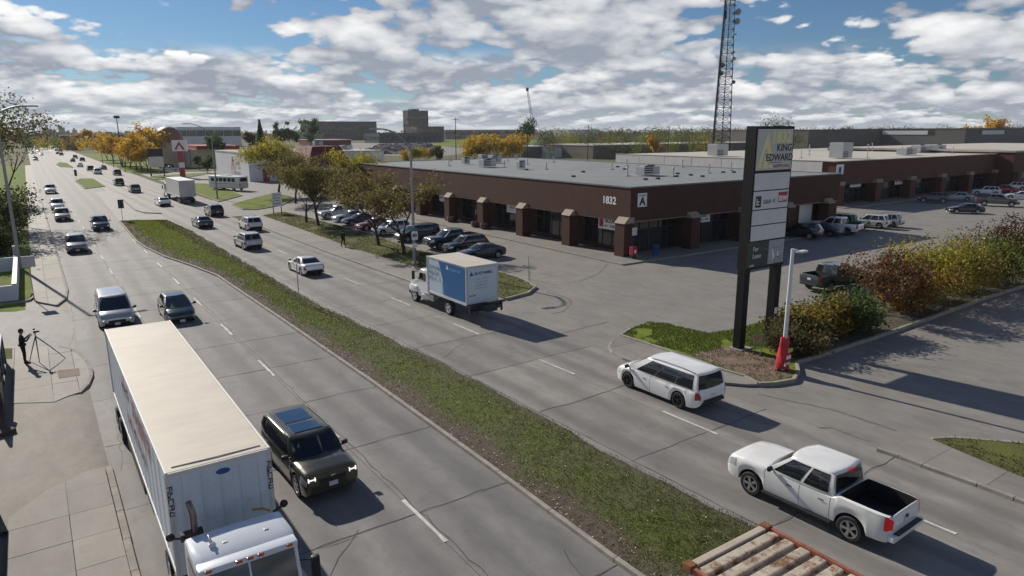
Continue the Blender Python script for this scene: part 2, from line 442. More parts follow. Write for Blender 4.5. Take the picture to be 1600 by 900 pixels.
for k, q in enumerate([[(560, 828), (545, 850), (530, 870), (520, 900)], [(690, 560), (720, 540)], [(500, 860), (560, 840)], [(880, 860), (905, 900)], [(300, 560), (330, 600), (345, 640)]]):
    strip('crack', px(*q), .022, .006, M['tar'], left_road, .09, 50+k)
CYC = 8.73
for k in range(-1, 34):
    y1 = 19.092+CYC*k
    strip('lane_dash', [(8.77, y1-2.9), (8.77, y1)], .13, .009, M['paint'], left_road, .004, k) if k < 9 or k > 14 else None
cq = [g(*q) for q in ((137, 361), (146, 375), (157, 392), (171, 413), (191, 446.6))]
for k in range(-6, 30):
    y1 = cq[-1].y+CYC*k
    strip('lane_dash', [(4.78, y1-2.9), (4.78, y1)], .13, .009, M['paint'], left_road, .004, k)
# ---- right carriageway, turned a little away from the left one
right_road = structure(B().face([(p[0], p[1], -.022) for p in rect(15.2, 25.6, -25, 100)]).done('right_road', M['tar']))
RR = .02337; right_road.rotation_euler[2] = RR
def rr(x, s): return (x*math.cos(RR)-s*math.sin(RR), x*math.sin(RR)+s*math.cos(RR))
sheet('far_road', [(12.8, 99), (23.3, 99.4), (21.4, 190), (21.2, 1400), (12.53, 1400), (12.53, 190)], -.008, M['road_r'])
rx = [15.2, 17.35, 21.6, 25.55]; rj = 27.6-SLAB*8
for i in range(3):
    me = B().box((0, 0, -.01), (rx[i+1]-rx[i]-.012, SLAB-.012, .02)).mesh('slab', M['road_r'])
    for k in range(0, 22): link('slab', me, right_road, ((rx[i]+rx[i+1])/2, rj+SLAB*(k+.5), rng.uniform(-.004, 0)))
for k in range(2, 21):
    y0 = rj+SLAB*k
    for i in (1, 2): strip('joint_sealant', [(rx[i]+.05, y0+r5.uniform(-.05, .05)), ((rx[i]+rx[i+1])/2, y0+r5.uniform(-.15, .15)), (rx[i+1]-.05, y0)], .03, .0045, M['tar'], right_road, .06, k*5+i)
strip('joint_sealant', [(17.35, -10), (17.35, 40), (17.3, 90)], .035, .0045, M['tar'], right_road, .03, 200)
for k in range(-2, 18):
    y1 = 18.837+CYC*k
    if 10 < k < 14: continue
    strip('lane_dash', [(21.74, y1-2.9), (21.74, y1)], .12, .009, M['paint'], right_road, .006, k)
# crossing between the carriageways beyond the median
sheet('turning_lane', px((150, 300), (187, 346), (262, 345), (330, 360), (230, 316), (190, 296)), -.003, M['road_r'])
# ---- planted median
mlp = px((187, 346), (214, 378), (227, 387), (258, 402), (300, 416), (340, 432), (390, 466), (440, 500), (573.8, 592.5), (778.8, 741.2), (962.5, 877.5)) + [(12.24, 8), (12.24, -12)]
mrp = px((187, 346), (262, 345), (300, 362), (400, 420), (500, 478), (560, 505), (700, 572), (830, 640), (1000, 735), (1190, 828)) + [(17.0, 6), (17.1, -12)]
mlp = [(float(a[0]), float(a[1])) for a in mlp]; mrp = [(float(a[0]), float(a[1])) for a in mrp]
def interp_xy(pts, y):
    ys = [p[1] for p in pts][::-1]; xs = [p[0] for p in pts][::-1]; return float(np.interp(y, ys, xs))
def hash_noise(x, y, s=1., seed=0):
    v = 0.; a = .5
    for o in range(3):
        fx, fy = x*s*2**o+seed*7.1, y*s*2**o+seed*3.3
        v += a*(math.sin(fx*1.3+math.sin(fy*1.7+o))*math.cos(fy*1.1+math.sin(fx*.9+o*2))); a *= .5
    return v
MY1, MY0 = mlp[0][1]-.8, -10.
def median_x(y, t):
    xl = interp_xy(mlp, y)+.09; xr = interp_xy(mrp, y)+hash_noise(y, 3, .9)*.16-.02
    return xl+(xr-xl)*t
def median_z(y, t):
    return .10+.06*math.sin(math.pi*min(1, max(0, t)))+.03*hash_noise(y, t*5, 1.6, 2)-(.11 if t >= .999 else 0)
def median_green(y, t):
    e = min(1, max(0, (t-.10)/.22))*min(1, max(0, (1.03-t)/.22))
    return max(0, min(1, e*.95+.5*hash_noise(y, t*4, .8, 5)-.06+(.25 if y > 70 else 0)))
def soil_green():
    mt, _, b = new_mat('median_soil'); nt, nd, noise, ramp, mix = graph(mt)
    at = nd('ShaderNodeAttribute'); at.attribute_name = 'tone'
    so = ramp(noise(5, 8, .7), (.3, (.06, .045, .034)), (.55, (.105, .08, .06)), (.75, (.15, .12, .09)))
    gr = ramp(noise(3, 7, .7), (.3, (.07, .08, .02)), (.7, (.13, .165, .032)))
    c = mix(at.outputs['Fac'], so, gr); nt.links.new(c, b.inputs['Base Color']); b.inputs['Roughness'].default_value = .95
    bp = nd('ShaderNodeBump'); bp.inputs['Strength'].default_value = .7; bp.inputs['Distance'].default_value = .06; nt.links.new(noise(12, 5, .7), bp.inputs['Height']); nt.links.new(bp.outputs[0], b.inputs['Normal'])
    return mt
rows = []; tones = []
yv = [MY0+(MY1-MY0)*k/230 for k in range(231)]
for y in yv:
    rows.append([(median_x(y, t), y, median_z(y, t)) for t in [q/16 for q in range(17)]]); tones += [median_green(y, q/16) for q in range(17)]
b = B(); b.grid(rows); median = structure(b.done('median', soil_green(), smooth=80))
ca = median.data.attributes.new('tone', 'FLOAT', 'POINT'); ca.data.foreach_set('value', tones)
kerb_line(median, [p for p in mlp])
kerb_line(median, [mlp[0], mrp[1], mrp[2]])
def blades_object(name, pts, size, cols, label, lean=.5):
    """pts Nx3 tuft roots, size N, cols Nx3; three blades each"""
    n = len(pts); k = 3; P = np.repeat(pts, k, 0); S = np.repeat(size, k); Cc = np.repeat(cols, k, 0)
    a = nrng.uniform(0, 2*np.pi, n*k); d = np.stack([np.cos(a), np.sin(a), 0*a], 1); side = np.stack([-np.sin(a), np.cos(a), 0*a], 1)
    ln = nrng.uniform(.25, 1, n*k)[:, None]*lean
    base = P+d*(S*.15)[:, None]; tip = P+d*ln*S[:, None]+np.stack([0*a, 0*a, S*nrng.uniform(.55, 1.1, n*k)], 1)
    w = (S*.13)[:, None]; V = np.stack([base-side*w, base+side*w, tip], 1).reshape(-1, 3)
    me = bpy.data.meshes.new(name); N = n*k
    me.vertices.add(N*3); me.vertices.foreach_set('co', V.astype('f').ravel()); me.loops.add(N*3); me.loops.foreach_set('vertex_index', np.arange(N*3, dtype='i'))
    me.polygons.add(N); me.polygons.foreach_set('loop_start', np.arange(0, N*3, 3, dtype='i')); me.update(calc_edges=True)
    at = me.attributes.new('col', 'FLOAT_COLOR', 'FACE'); at.data.foreach_set('color', np.concatenate([Cc, np.ones((N, 1))], 1).astype('f').ravel())
    me.materials.append(M['leaf']); return tag(link(name, me), label, 'grass', kind='stuff')
def scatter_median():
    P, S, C = [], [], []
    r_ = random.Random(5)
    for _ in range(150000):
        y = 9+(MY1-9.5)*(r_.random()**2.1); t = r_.random()
        gr = median_green(y, t)
        if r_.random() > .22+.78*gr: continue
        sc = r_.uniform(.03, .072)*(1+max(0, y-25)/60)
        f = r_.uniform(.65, 1.3)
        if t > .72+.1*hash_noise(y, 1, .6, 9) and r_.random() < .75: c = [(.085*f, .072*f, .036*f), (.07*f, .055*f, .034*f), (.075*f, .085*f, .028*f), (.11*f, .09*f, .05*f)][r_.randrange(4)]
        elif r_.random() < gr*.9: q_ = .5+.5*hash_noise(y, t*6, .5, 11); y2 = .8+.55*min(1, max(0, (y-24)/45)); c = ((.11+.045*q_)*f*y2, (.15+.035*q_)*f*y2, .024*f)
        else: c = [(.12, .10, .05), (.085, .066, .042), (.085, .10, .03), (.15, .12, .07), (.07, .055, .035)][r_.randrange(5)]
        P.append((median_x(y, t), y, median_z(y, min(t, .99))-.01)); S.append(sc); C.append(c)
    blades_object('median_grass', np.array(P), np.array(S), np.array(C), 'patchy green and brown grass covering the long median')
scatter_median()
def litter():
    b = B(); r_ = random.Random(8)
    for _ in range(1500):
        y = 9+60*(r_.random()**2); t = abs(r_.gauss(.04, .12)) if r_.random() < .8 else r_.random()
        if t > .95: continue
        s = r_.uniform(.012, .035)*(1+y/60); x = median_x(y, t); z = median_z(y, t)+.008
        a = r_.uniform(0, 6.3)
        b.mi = 0 if r_.random() < .3 else 1
        b.face([(x+math.cos(a+q)*s*u, y+math.sin(a+q)*s*u, z+r_.uniform(0, .015)) for q, u in ((0, 1), (1.6, .6), (3.1, 1), (4.7, .6))])
    tag(b.done('fallen_leaves', [M['litter'], plain('dry_leaf', (.16, .12, .08), .9)]), 'pale fallen leaves and litter along the median kerb', 'leaves', kind='stuff')
litter()
for nm, q in (('grass_island', ((117.8, 283.4), (126.6, 279.6), (145.5, 279.6), (163.7, 291.6), (133, 295.3))), ('grass_island', ((88, 257.7), (92.7, 254), (104, 255), (115, 262), (94, 260.8)))):
    pts = px(*q); o = structure(B().prism(pts, -.02, .14).done(nm, M['lawn'])); kerb_line(o, [*pts, pts[0]], seg=6)
# low concrete dividers left of the turning lane
dv = thing('concrete_divider', 'low curved concrete divider beyond the green median', 'kerb')
kerb_line(dv, px((193, 313), (202, 321), (212, 329), (225, 333), (252, 334)), seg=3)
# ---- pavements
def walk(name, poly, xs, ys, mat='walk', z1=.12, under=True):
    o = structure(B().prism([tuple(p) for p in poly], -.03, .012).done(name, M['tar'])); slabs(o, poly, xs, ys, -.02, z1, M[mat]); return o
# left: along the road beyond the side street
p1 = [(1.0, 320)] + px((101, 440), (105, 454), (103, 468), (88, 479), (57, 473)) + [(-1.0, 62.5), (-1.0, 320)]
w1 = walk('sidewalk', p1, [-3, -.1, 1.2], frange(52, 130, 2.6)+[320]); kerb_line(w1, [(1.08, 150)]+px((101, 440), (105, 454), (103, 468), (88, 479)), .135)
# corner with the photographer
p2 = px((20, 548), (42.7, 545.7), (60, 544.5), (93, 544.5), (110.5, 547.6), (124, 555), (135.6, 566.5), (142, 579), (143, 590), (137, 604), (124, 617), (108, 622), (85, 632), (20, 634))
w2 = walk('sidewalk', p2, [-4, -1.95, -.42, .62, 3], [30, 36.35, 38.3, 40.0, 41.9, 43.8, 60]); kerb_line(w2, px((93, 544.5), (110.5, 547.6), (124, 555), (135.6, 566.5), (142, 579), (143, 590), (137, 604), (124, 617)), .135, seg=1.6)
bp_ = px((89.8, 582.8), (123.7, 579), (125.5, 590), (93, 595.3)); B().prism(bp_, .11, .132).done('patch', plain('brown_patch', (.2, .15, .125), .9, var=.25, scale=3), w2)
# nearest pavement
p3 = [(-1.95, -12), (.86, -12), (.86, 27.2), (.3, 27.2), (-1.0, 26.3), (-1.95, 25.0)]
w3 = walk('sidewalk', p3, [-1.95, -.36, .9], frange(-12, 30, 1.72)); kerb_line(w3, [(.98, -12), (.98, 27.2)], .14, .2, 1.9)
sheet('apron', [(-7, 46), (-7, -20), (1.02, -20), (1.02, 62), (-7, 62)], -.012, M['apron'])
ap = B(); ap.grid([[(x, y, z+.012*hash_noise(x, y, 1.3, 4)) for x, z in ((-6, .095), (-2, .1), (-.4, .1), (.35, .09), (.75, .04), (1.0, -.004))] for y in [24.2+.7*q for q in range(20)]]); structure(ap.done('dirt_apron', M['apron'], smooth=80))
sheet('side_street', px((-80, 480), (40, 474), (90, 478), (112, 500), (118, 552), (93, 546), (-80, 548)), -.005, M['road_l'])
for k, q in enumerate([[(88, 632), (70, 650), (40, 664)], [(112, 476), (118, 520), (110, 540)], [(182, 640), (186, 700), (190, 735)]]):
    strip('crack', px(*q), .03, .0, M['tar'], w2, .09, 300+k)
lawn_l = structure(B().prism([(-1.0, 62.5), (-1.0, 320), (-14, 320), (-14, 60.8)] + px((0, 474), (45, 470)), -.03, .1).done('left_lawn', M['lawn']))
kerb_line(lawn_l, px((0, 477), (45, 471), (53, 465)), .13)
sheet('left_strip', px((-60, 489), (-60, 478), (38, 473), (40, 484), (22, 487)), .0, M['lawn'])
sheet('verge', px((-40, 545), (31, 544), (31, 556), (24, 560), (-40, 562)), .0, M['lawn2'])
# right: pavement, tree island, pylon island, near corner
p4 = px((385, 345), (417.7, 358.9), (520.6, 397.8), (648, 443.3), (745, 478), (790, 470), (652, 421), (543, 388), (488, 366.5), (409, 338))
w4 = walk('sidewalk', p4, [20, 40], frange(40, 112, 3.1)); kerb_line(w4, px((400, 352), (417.7, 358.9), (520.6, 397.8), (648, 443.3), (745, 478)), .13)
isl = px((409, 338), (430, 333.5), (445, 332.5), (475, 339), (493, 344), (530, 354), (568, 364), (616, 380), (660, 394), (700, 405), (750, 418), (792, 430), (820, 440), (837, 450), (825, 460), (790, 469), (740, 452), (652, 421), (543, 388), (488, 366.5))
o = structure(B().prism(isl, -.03, .135).done('tree_island', M['lawn2'])); kerb_line(o, px((750, 418), (792, 430), (820, 440), (837, 450), (825, 460), (790, 469)), .17); kerb_line(o, px((409, 338), (488, 366.5), (543, 388), (652, 421), (740, 452)), .16)
kerb_line(o, px((445, 332.5), (475, 339), (530, 354), (568, 364), (616, 380), (660, 394), (750, 418)), .15)
pyl = px((970, 527), (985, 517), (1014, 506), (1045, 509), (1075, 517), (1106, 524), (1144, 518), (1208, 502), (1270, 484), (1400, 452), (1600, 415), (1700, 395), (1700, 415), (1600, 449), (1538, 468), (1403, 517), (1300, 552), (1244, 569), (1247, 585), (1240, 597), (1210, 602), (1185, 603), (1165, 592), (1130, 582), (1070, 560))
o = structure(B().prism(pyl, -.03, .14).done('pylon_island', M['lawn'])); kerb_line(o, px((1700, 415), (1600, 449), (1538, 468), (1403, 517), (1300, 552), (1244, 569), (1247, 585), (1240, 597), (1210, 602), (1185, 603), (1165, 592), (1130, 582), (1070, 560), (970, 527), (985, 517)), .19)
sheet('hedge_soil', px((1215, 510), (1290, 482), (1400, 456), (1600, 420), (1690, 402), (1690, 414), (1600, 446), (1538, 465), (1403, 514), (1300, 549), (1246, 566), (1225, 560)), .148, plain('hedge_soil', (.075, .06, .042), .95, var=.5, scale=1.5), o)
sheet('bare_soil', px((1080, 556), (1130, 545), (1175, 552), (1215, 565), (1238, 578), (1236, 594), (1190, 600), (1168, 590), (1130, 578)), .146, plain('trodden_soil', (.17, .12, .085), .95, var=.45, scale=1.2), o)
p5 = px((970, 527), (957, 535), (952, 544), (958, 553), (975, 562), (1010, 574), (1060, 590), (1120, 600), (1165, 604), (1185, 604), (1165, 592), (1130, 582), (1070, 560))
w5 = walk('sidewalk', p5, [20, 40], frange(16, 30, 2.2)); kerb_line(w5, px((957, 535), (952, 544), (958, 553), (975, 562), (1010, 574), (1060, 590), (1120, 600)), .135)
p6 = px((1370, 704), (1383, 697), (1420, 692), (1455, 690), (1500, 710), (1560, 735), (1640, 768)) + [(27.7, -12), (25.4, -12)] + px((1585, 782), (1527, 760), (1442, 730), (1405, 716))
w6 = walk('sidewalk', p6, [20, 40], [-12, -7, -3, 0, 2.4, 4.6, 6.3, 8.4, 10.4, 14]); kerb_line(w6, px((1370, 704), (1405, 716), (1442, 730), (1527, 760), (1585, 782)) + [(25.45, -12)], .135)
gp = px((1455, 690), (1490, 688), (1600, 697), (1700, 708)) + [(33, -12), (27.8, -12)] + px((1640, 768), (1560, 735), (1500, 710))
near_grass = structure(B().prism(gp, -.03, .14).done('corner_grass', M['lawn2']))
kerb_line(near_grass, px((1455, 690), (1490, 688), (1600, 697), (1700, 708)), .16)
# parking marks, tyre marks and patches on the lot
for k, q in enumerate([[(839, 449), (914, 433.6)], [(822, 437), (882, 426)], [(818, 426), (854, 419)]]): strip('bay_line', px(*q), .1, -.008, M['paint_y'], lot, .01, k)
for k, q in enumerate([[(855, 456), (888, 466), (893, 474), (880, 486), (862, 490)], [(905, 440), (935, 428), (950, 412)], [(880, 520), (920, 510), (950, 503)], [(1395, 338), (1450, 328), (1458, 326)], [(1400, 352), (1480, 352), (1560, 340)], [(1240, 670), (1300, 668), (1360, 690)], [(1185, 615), (1300, 640), (1400, 672)], [(935, 405), (960, 398), (985, 405)]]):
    strip('tyre_mark', px(*q), .16, -.009, plain('tyre_mark', (.145, .138, .13), .9, var=.3), lot, .05, 400+k)
# lawns and pavement further along the right side
for nm, q in (('roadside_lawn', ((302, 287), (340, 288), (378, 306), (342, 315.6), (302, 300))), ('roadside_lawn', ((362, 320), (400, 309), (430, 302), (462, 310), (440, 321), (400, 328), (380, 328))), ('roadside_lawn', ((232, 278), (240, 275), (328, 270), (318, 273), (286, 279), (245, 281))), ('roadside_lawn', ((128, 241), (160, 252), (178, 259), (194, 268.5), (215, 272), (250, 272), (246, 256), (200, 245), (170, 240)))):
    pts = px(*q); o = structure(B().prism(pts, -.03, .12).done(nm, M['lawn']))
    if nm: kerb_line(o, [*pts, pts[0]], .13, seg=5)
sheet('far_pavement', [rr(25.5, 104), rr(29.3, 104), (25.2, 190), (25.2, 600), (21.3, 600), (21.4, 190)], .02, M['walk'])
sheet('frontage', [(27, 134), (120, 134), (120, 235), (27, 235)], -.02, M['lot'])
sheet('field', px((600, 222), (690, 228), (800, 226), (860, 222), (860, 217), (600, 217)), -.01, M['lawn'])
sheet('car_yard', px((555, 243), (700, 243), (760, 236), (690, 228), (600, 222), (540, 224)), -.02, M['lot'])
# ================================================================ vehicles
def pl(pts, x): return float(np.interp(x, [p[0] for p in pts], [p[1] for p in pts]))
def spec(L, W, zt, zl, gh, wheels, rad, arch, **k):
    return dict(L=L, W=W, zt=zt, zl=zl, gh=gh, wheels=wheels, rad=rad, arch=arch, **k)
# gh: bottom rear x, bottom front x, top rear x, top front x, z0, z1, half width bottom, half width top
CARS = {
 'sedan': spec(4.8, 1.84, [(-2.4, .62), (-2.37, .86), (-2.2, 1.0), (-1.7, 1.03), (-.5, .97), (.95, .95), (1.5, .89), (2.05, .77), (2.3, .67), (2.4, .5)], [(-2.4, .46), (-2.3, .28), (-1.9, .22), (1.9, .2), (2.3, .24), (2.4, .36)],
   (-2.0, 1.2, -1.15, .22, .93, 1.43, .87, .65), (1.42, -1.38), .335, .40, wins=[(.17, .49), (.52, .86)]),
 'hatch': spec(4.46, 1.75, [(-2.23, .6), (-2.2, .9), (-2.0, 1.05), (-.5, .99), (1.1, .96), (1.6, .86), (2.0, .73), (2.17, .62), (2.23, .48)], [(-2.23, .46), (-2.1, .28), (-1.8, .2), (1.8, .2), (2.1, .24), (2.23, .36)],
   (-2.12, 1.5, -1.35, .3, .95, 1.49, .83, .63), (1.38, -1.32), .32, .385, wins=[(.12, .3), (.33, .58), (.61, .84)]),
 'suv': spec(4.72, 1.9, [(-2.36, .72), (-2.33, 1.0), (-2.22, 1.1), (-.5, 1.07), (1.0, 1.06), (1.5, 1.02), (2.05, .93), (2.28, .84), (2.36, .62)], [(-2.36, .5), (-2.25, .34), (-1.9, .27), (1.9, .26), (2.25, .32), (2.36, .44)],
   (-2.27, 1.25, -1.86, .42, 1.04, 1.69, .91, .74), (1.42, -1.40), .365, .44, wins=[(.06, .27), (.30, .60), (.63, .91)], rails=1),
 'boxsuv': spec(4.83, 1.92, [(-2.415, .75), (-2.40, 1.05), (-2.33, 1.15), (-.5, 1.13), (1.15, 1.13), (1.7, 1.12), (2.2, 1.06), (2.38, .98), (2.415, .7)], [(-2.415, .5), (-2.3, .34), (-1.9, .27), (1.9, .26), (2.25, .30), (2.415, .40)],
   (-2.36, 1.35, -2.2, .72, 1.10, 1.73, .93, .80), (1.46, -1.40), .385, .46, wins=[(.05, .27), (.295, .60), (.625, .93)], rails=1),
 'minivan': spec(5.15, 2.0, [(-2.575, .72), (-2.55, 1.0), (-2.48, 1.08), (-.5, 1.05), (1.5, 1.06), (1.9, 1.01), (2.2, .93), (2.42, .82), (2.54, .70), (2.575, .56)], [(-2.575, .44), (-2.45, .3), (-2.1, .22), (2.1, .2), (2.45, .24), (2.575, .36)],
   (-2.53, 2.0, -2.40, .74, .98, 1.77, .97, .81), (1.60, -1.48), .36, .43, wins=[(.05, .285), (.29, .585), (.59, .86)], rails=1),
 'pickup': spec(5.85, 2.03, [(-2.925, .9), (-2.915, 1.25), (-2.89, 1.33), (-1.2, 1.33), (-1.05, 1.27), (.9, 1.27), (1.35, 1.30), (2.2, 1.28), (2.72, 1.21), (2.86, 1.12), (2.925, .8)], [(-2.925, .62), (-2.8, .48), (-2.4, .46), (2.3, .42), (2.7, .42), (2.925, .55)],
   (-1.2, 1.5, -1.08, .68, 1.22, 1.95, .985, .82), (1.86, -1.72), .42, .515, wins=[(.07, .44), (.49, .92)], bed=(-2.84, -1.26, .78)),
 'cab_pickup': spec(5.6, 1.95, [(-2.8, .85), (-2.78, 1.1), (-2.7, 1.18), (-.65, 1.18), (-.5, 1.14), (.7, 1.14), (1.2, 1.15), (2.1, 1.08), (2.6, .98), (2.75, .88), (2.8, .66)], [(-2.8, .58), (-2.7, .44), (-2.3, .42), (2.2, .4), (2.6, .4), (2.8, .52)],
   (-.6, 1.3, -.5, .5, 1.12, 1.78, .94, .77), (1.75, -1.62), .38, .46, wins=[(.07, .40), (.45, .92)], bed=(-2.72, -.68, .74)),
 'offroader': spec(4.6, 1.88, [(-2.3, .8), (-2.28, 1.1), (-2.22, 1.16), (.9, 1.16), (1.1, 1.18), (2.1, 1.12), (2.27, 1.05), (2.3, .8)], [(-2.3, .55), (-2.2, .45), (2.0, .45), (2.3, .55)],
   (-2.24, 1.0, -2.18, .68, 1.14, 1.82, .87, .80), (1.5, -1.4), .41, .52, wins=[(.05, .32), (.36, .62), (.67, .95)]),
}
MESHC = {}
def cached(key, fn):
    if key not in MESHC: MESHC[key] = fn()
    return MESHC[key]
def wheel_meshes(r, w, near):
    def ty():
        b = B(); h = w/2; n = 28 if near else 14
        b.lathe([(r*.62, -h*.7), (r*.70, -h), (r*.92, -h), (r, -h*.7), (r, h*.7), (r*.92, h), (r*.70, h), (r*.62, h*.7), (r*.6, h*.45)], axis='Y', n=n); return b.mesh('wheel', M['tyre'], 40)
    def rim():
        b = B(); h = w/2; n = 24 if near else 12
        if not near: b.lathe([(r*.63, h*.82), (r*.3, h*.7), (.03, h*.75)], axis='Y', n=n); return b.mesh('rim', M['alloy'], 40)
        rows = [(r*.66, h*.6), (r*.67, h*.96), (r*.60, h*.9), (r*.57, h*.5)]; b.lathe(rows, axis='Y', n=n, cap=False)
        for q in range(5):
            a = q*2*math.pi/5; Mx = Matrix.Rotation(a, 4, 'Y')
            for da in (-.13, .13): b.box((r*.36, h*.74, 0), (r*.50, h*.24, r*.13), .006, M4=Mx @ Matrix.Rotation(da, 4, 'Y'))
        b.lathe([(r*.2, h*.6), (r*.2, h*.9), (r*.1, h*.98), (.01, h*.98)], axis='Y', n=14); return b.mesh('rim', M['alloy'], 35)
    return cached(('ty', r, w, near), ty), cached(('rim', r, w, near), rim)
def slot_mat(o, i, mt): o.material_slots[i].link = 'OBJECT'; o.material_slots[i].material = mt

class Car:
    def __init__(s, kind):
        s.k = kind; sp = CARS[kind]; s.sp = sp; s.L = sp['L']; s.hw0 = sp['W']/2
        L = s.L/2; bed = sp.get('bed')
        xs = set(np.round(np.concatenate([np.arange(-L, L+.001, .11), [L-.02, L-.05, -L+.02, -L+.05, L]]), 3))
        for xw in sp['wheels']:
            for a in np.linspace(-1, 1, 13): xs.add(round(xw+sp['arch']*a*1.0, 3))
            for e in (-1, 1): xs.add(round(xw+e*(sp['arch']+.015), 3))
        if bed:
            for e in bed[:2]: xs |= {round(e-.012, 3), round(e+.012, 3)}
        s.xs = sorted(x for x in xs if -L-1e-6 <= x <= L+1e-6)
    def width(s, x):
        L = s.L/2; e = L-abs(x); f = pl([(0, .78), (.04, .87), (.12, .94), (.3, .98), (.7, 1.0), (9, 1.0)], e)
        if x > 0: f = pl([(0, .84), (.04, .92), (.12, .955), (.35, .985), (.8, 1.0), (9, 1)] if s.k in ('pickup', 'cab_pickup', 'boxsuv', 'offroader') else [(0, .62), (.05, .76), (.15, .88), (.36, .955), (.85, 1.0), (9, 1)], e)
        return s.hw0*f
    def section(s, x):
        sp = s.sp; w = s.width(x); zt = pl(sp['zt'], x); zl = pl(sp['zl'], x); sill = zl
        for xw in sp['wheels']:
            d = abs(x-xw)
            if d <= sp['arch']: zl = max(zl, sp['rad']+math.sqrt(max(0, sp['arch']**2-d*d))*1.0)
        zl = min(zl, zt-.12); c = .045 if x > .8 else .02; h = zt-zl; bed = sp.get('bed'); fl = None
        if bed and bed[0] <= x <= bed[1]: fl = bed[2]
        if fl: top = [(0, fl), (.45*w, fl), (.84*w, fl), (.87*w, zt), (.965*w, zt-.03)]
        else: top = [(0, zt+c), (.45*w, zt+.8*c), (.78*w, zt+.15*c), (.90*w, zt-.03), (.965*w, zt-.085)]
        sh = min(.085, h*.3)
        return top + [(1.0*w, zt-sh-h*.2), (1.005*w, zl+h*.42), (.985*w, zl+min(.12, h*.25)), (.965*w, zl), (.72*w, zl), (.70*w, min(sill, zl)), (0, min(sill, zl))]
    def body(s):
        b = B(); rows = [s.section(x) for x in s.xs]; k = len(rows[0]); bed = s.sp.get('bed')
        full = []
        for x, sec in zip(s.xs, rows): full.append([(x, y, z) for y, z in sec] + [(x, -y, z) for y, z in sec[-2:0:-1]])
        V = [[b.bm.verts.new(p) for p in r] for r in full]; n = len(full[0])
        for i in range(len(V)-1):
            xm = (s.xs[i]+s.xs[i+1])/2
            for j in range(n):
                f = b.bm.faces.new((V[i][j], V[i+1][j], V[i+1][(j+1) % n], V[i][(j+1) % n])); jj = j if j < k-1 else n-1-j
                if jj >= 8: f.material_index = 1
                if bed and bed[0]-.02 < xm < bed[1]+.02 and jj < 3: f.material_index = 1
        for r in (V[0], V[-1]): b.bm.faces.new(r)
        return b.mesh('body', [M['white'], M['black']], 38)
    def surf(s, x, v, side):
        sec = s.section(x); i = min(int(v), len(sec)-2); f = v-i; y = sec[i][0]+(sec[i+1][0]-sec[i][0])*f; z = sec[i][1]+(sec[i+1][1]-sec[i][1])*f
        return Vector((x, y*side, z))
    def patch(s, x0, x1, v0, v1, side, off, mat, name, nx=6, nv=4):
        def mk():
            b = B(); P = []
            for i in range(nx+1):
                row = []
                for j in range(nv+1):
                    x = x0+(x1-x0)*i/nx; v = v0+(v1-v0)*j/nv; p = s.surf(x, v, side); e = .01
                    du = s.surf(min(x+e, s.L/2), v, side)-s.surf(max(x-e, -s.L/2), v, side); dv = s.surf(x, v+e, side)-s.surf(x, v-e, side); n = du.cross(dv)
                    n = n.normalized() if n.length > 1e-9 else Vector((0, side, 0))
                    if n.y*side < 0: n = -n
                    row.append(p+n*off)
                P.append(row)
            b.grid(P); return b.mesh(name, mat, 60)
        return cached((s.k, name, x0, x1, v0, v1, side), mk)
    # glasshouse
    def gring(s, t):
        br, bf, tr, tf, z0, z1, wb, wt = s.sp['gh']; f = t; bulge = .055*math.sin(math.pi*t)*(1-.3*t)
        return br+(tr-br)*f, bf+(tf-bf)*f, wb+(wt-wb)*f+bulge, z0+(z1-.05-z0)*f
    def gside(s, q, t, side): xr, xf, w, z = s.gring(t); return Vector((xr+.09+(xf-.28-xr)*q, w*side*(1-.06*max(0, (q-.6)/.4)**2-.04*max(0, (.25-q)/.25)**2), z))
    def gfront(s, u, t): xr, xf, w, z = s.gring(t); return Vector((xf-.21*u*u, u*w*.94, z))
    def grear(s, u, t): xr, xf, w, z = s.gring(t); return Vector((xr+.10*u*u, u*w*.96, z))
    def cabin(s):
        b = B(); rows = []
        for t in (0, .2, .4, .6, .8, .93, 1.0):
            row = [s.gside(q, t, 1) for q in np.linspace(0, 1, 9)] + [s.gfront(u, t) for u in np.linspace(.9, -.9, 7)] + [s.gside(q, t, -1) for q in np.linspace(1, 0, 9)] + [s.grear(u, t) for u in np.linspace(-.9, .9, 5)]
            rows.append(row)
        top = rows[-1]; cx = sum((p.x for p in top))/len(top); z1 = s.sp['gh'][5]
        for f, dz in ((.95, .026), (.86, .042), (.6, .052), (.25, .056)): rows.append([Vector((cx+(p.x-cx)*(f*.5+.5 if f > .9 else f), p.y*f, z1-.05+dz)) for p in top])
        V = b.grid(rows, close_v=True); b.bm.faces.new(V[-1]); return b.mesh('cabin', [M['white']], 50)
    def gpatch(s, fn, a0, a1, t0, t1, name, n=5, mat=None, key=None, off=.007):
        def mk():
            b = B(); P = []
            for i in range(n+1):
                row = []
                for j in range(4):
                    a = a0+(a1-a0)*i/n; t = t0+(t1-t0)*j/3; e = .01; p = fn(a, t); nn = (fn(a+e, t)-fn(a-e, t)).cross(fn(a, t+e)-fn(a, t-e)).normalized()
                    c = Vector((sum(s.sp['gh'][:2])/2, 0, p.z)); 
                    if nn.dot(p-c) < 0: nn = -nn
                    row.append(p+nn*off)
                P.append(row)
            b.grid(P); return b.mesh(name, mat or M['glass'], 60)
        return cached((s.k, name, a0, a1, t0, t1, key), mk)
CARC = {}
DET = dict(near=3, mid=2, far=1)
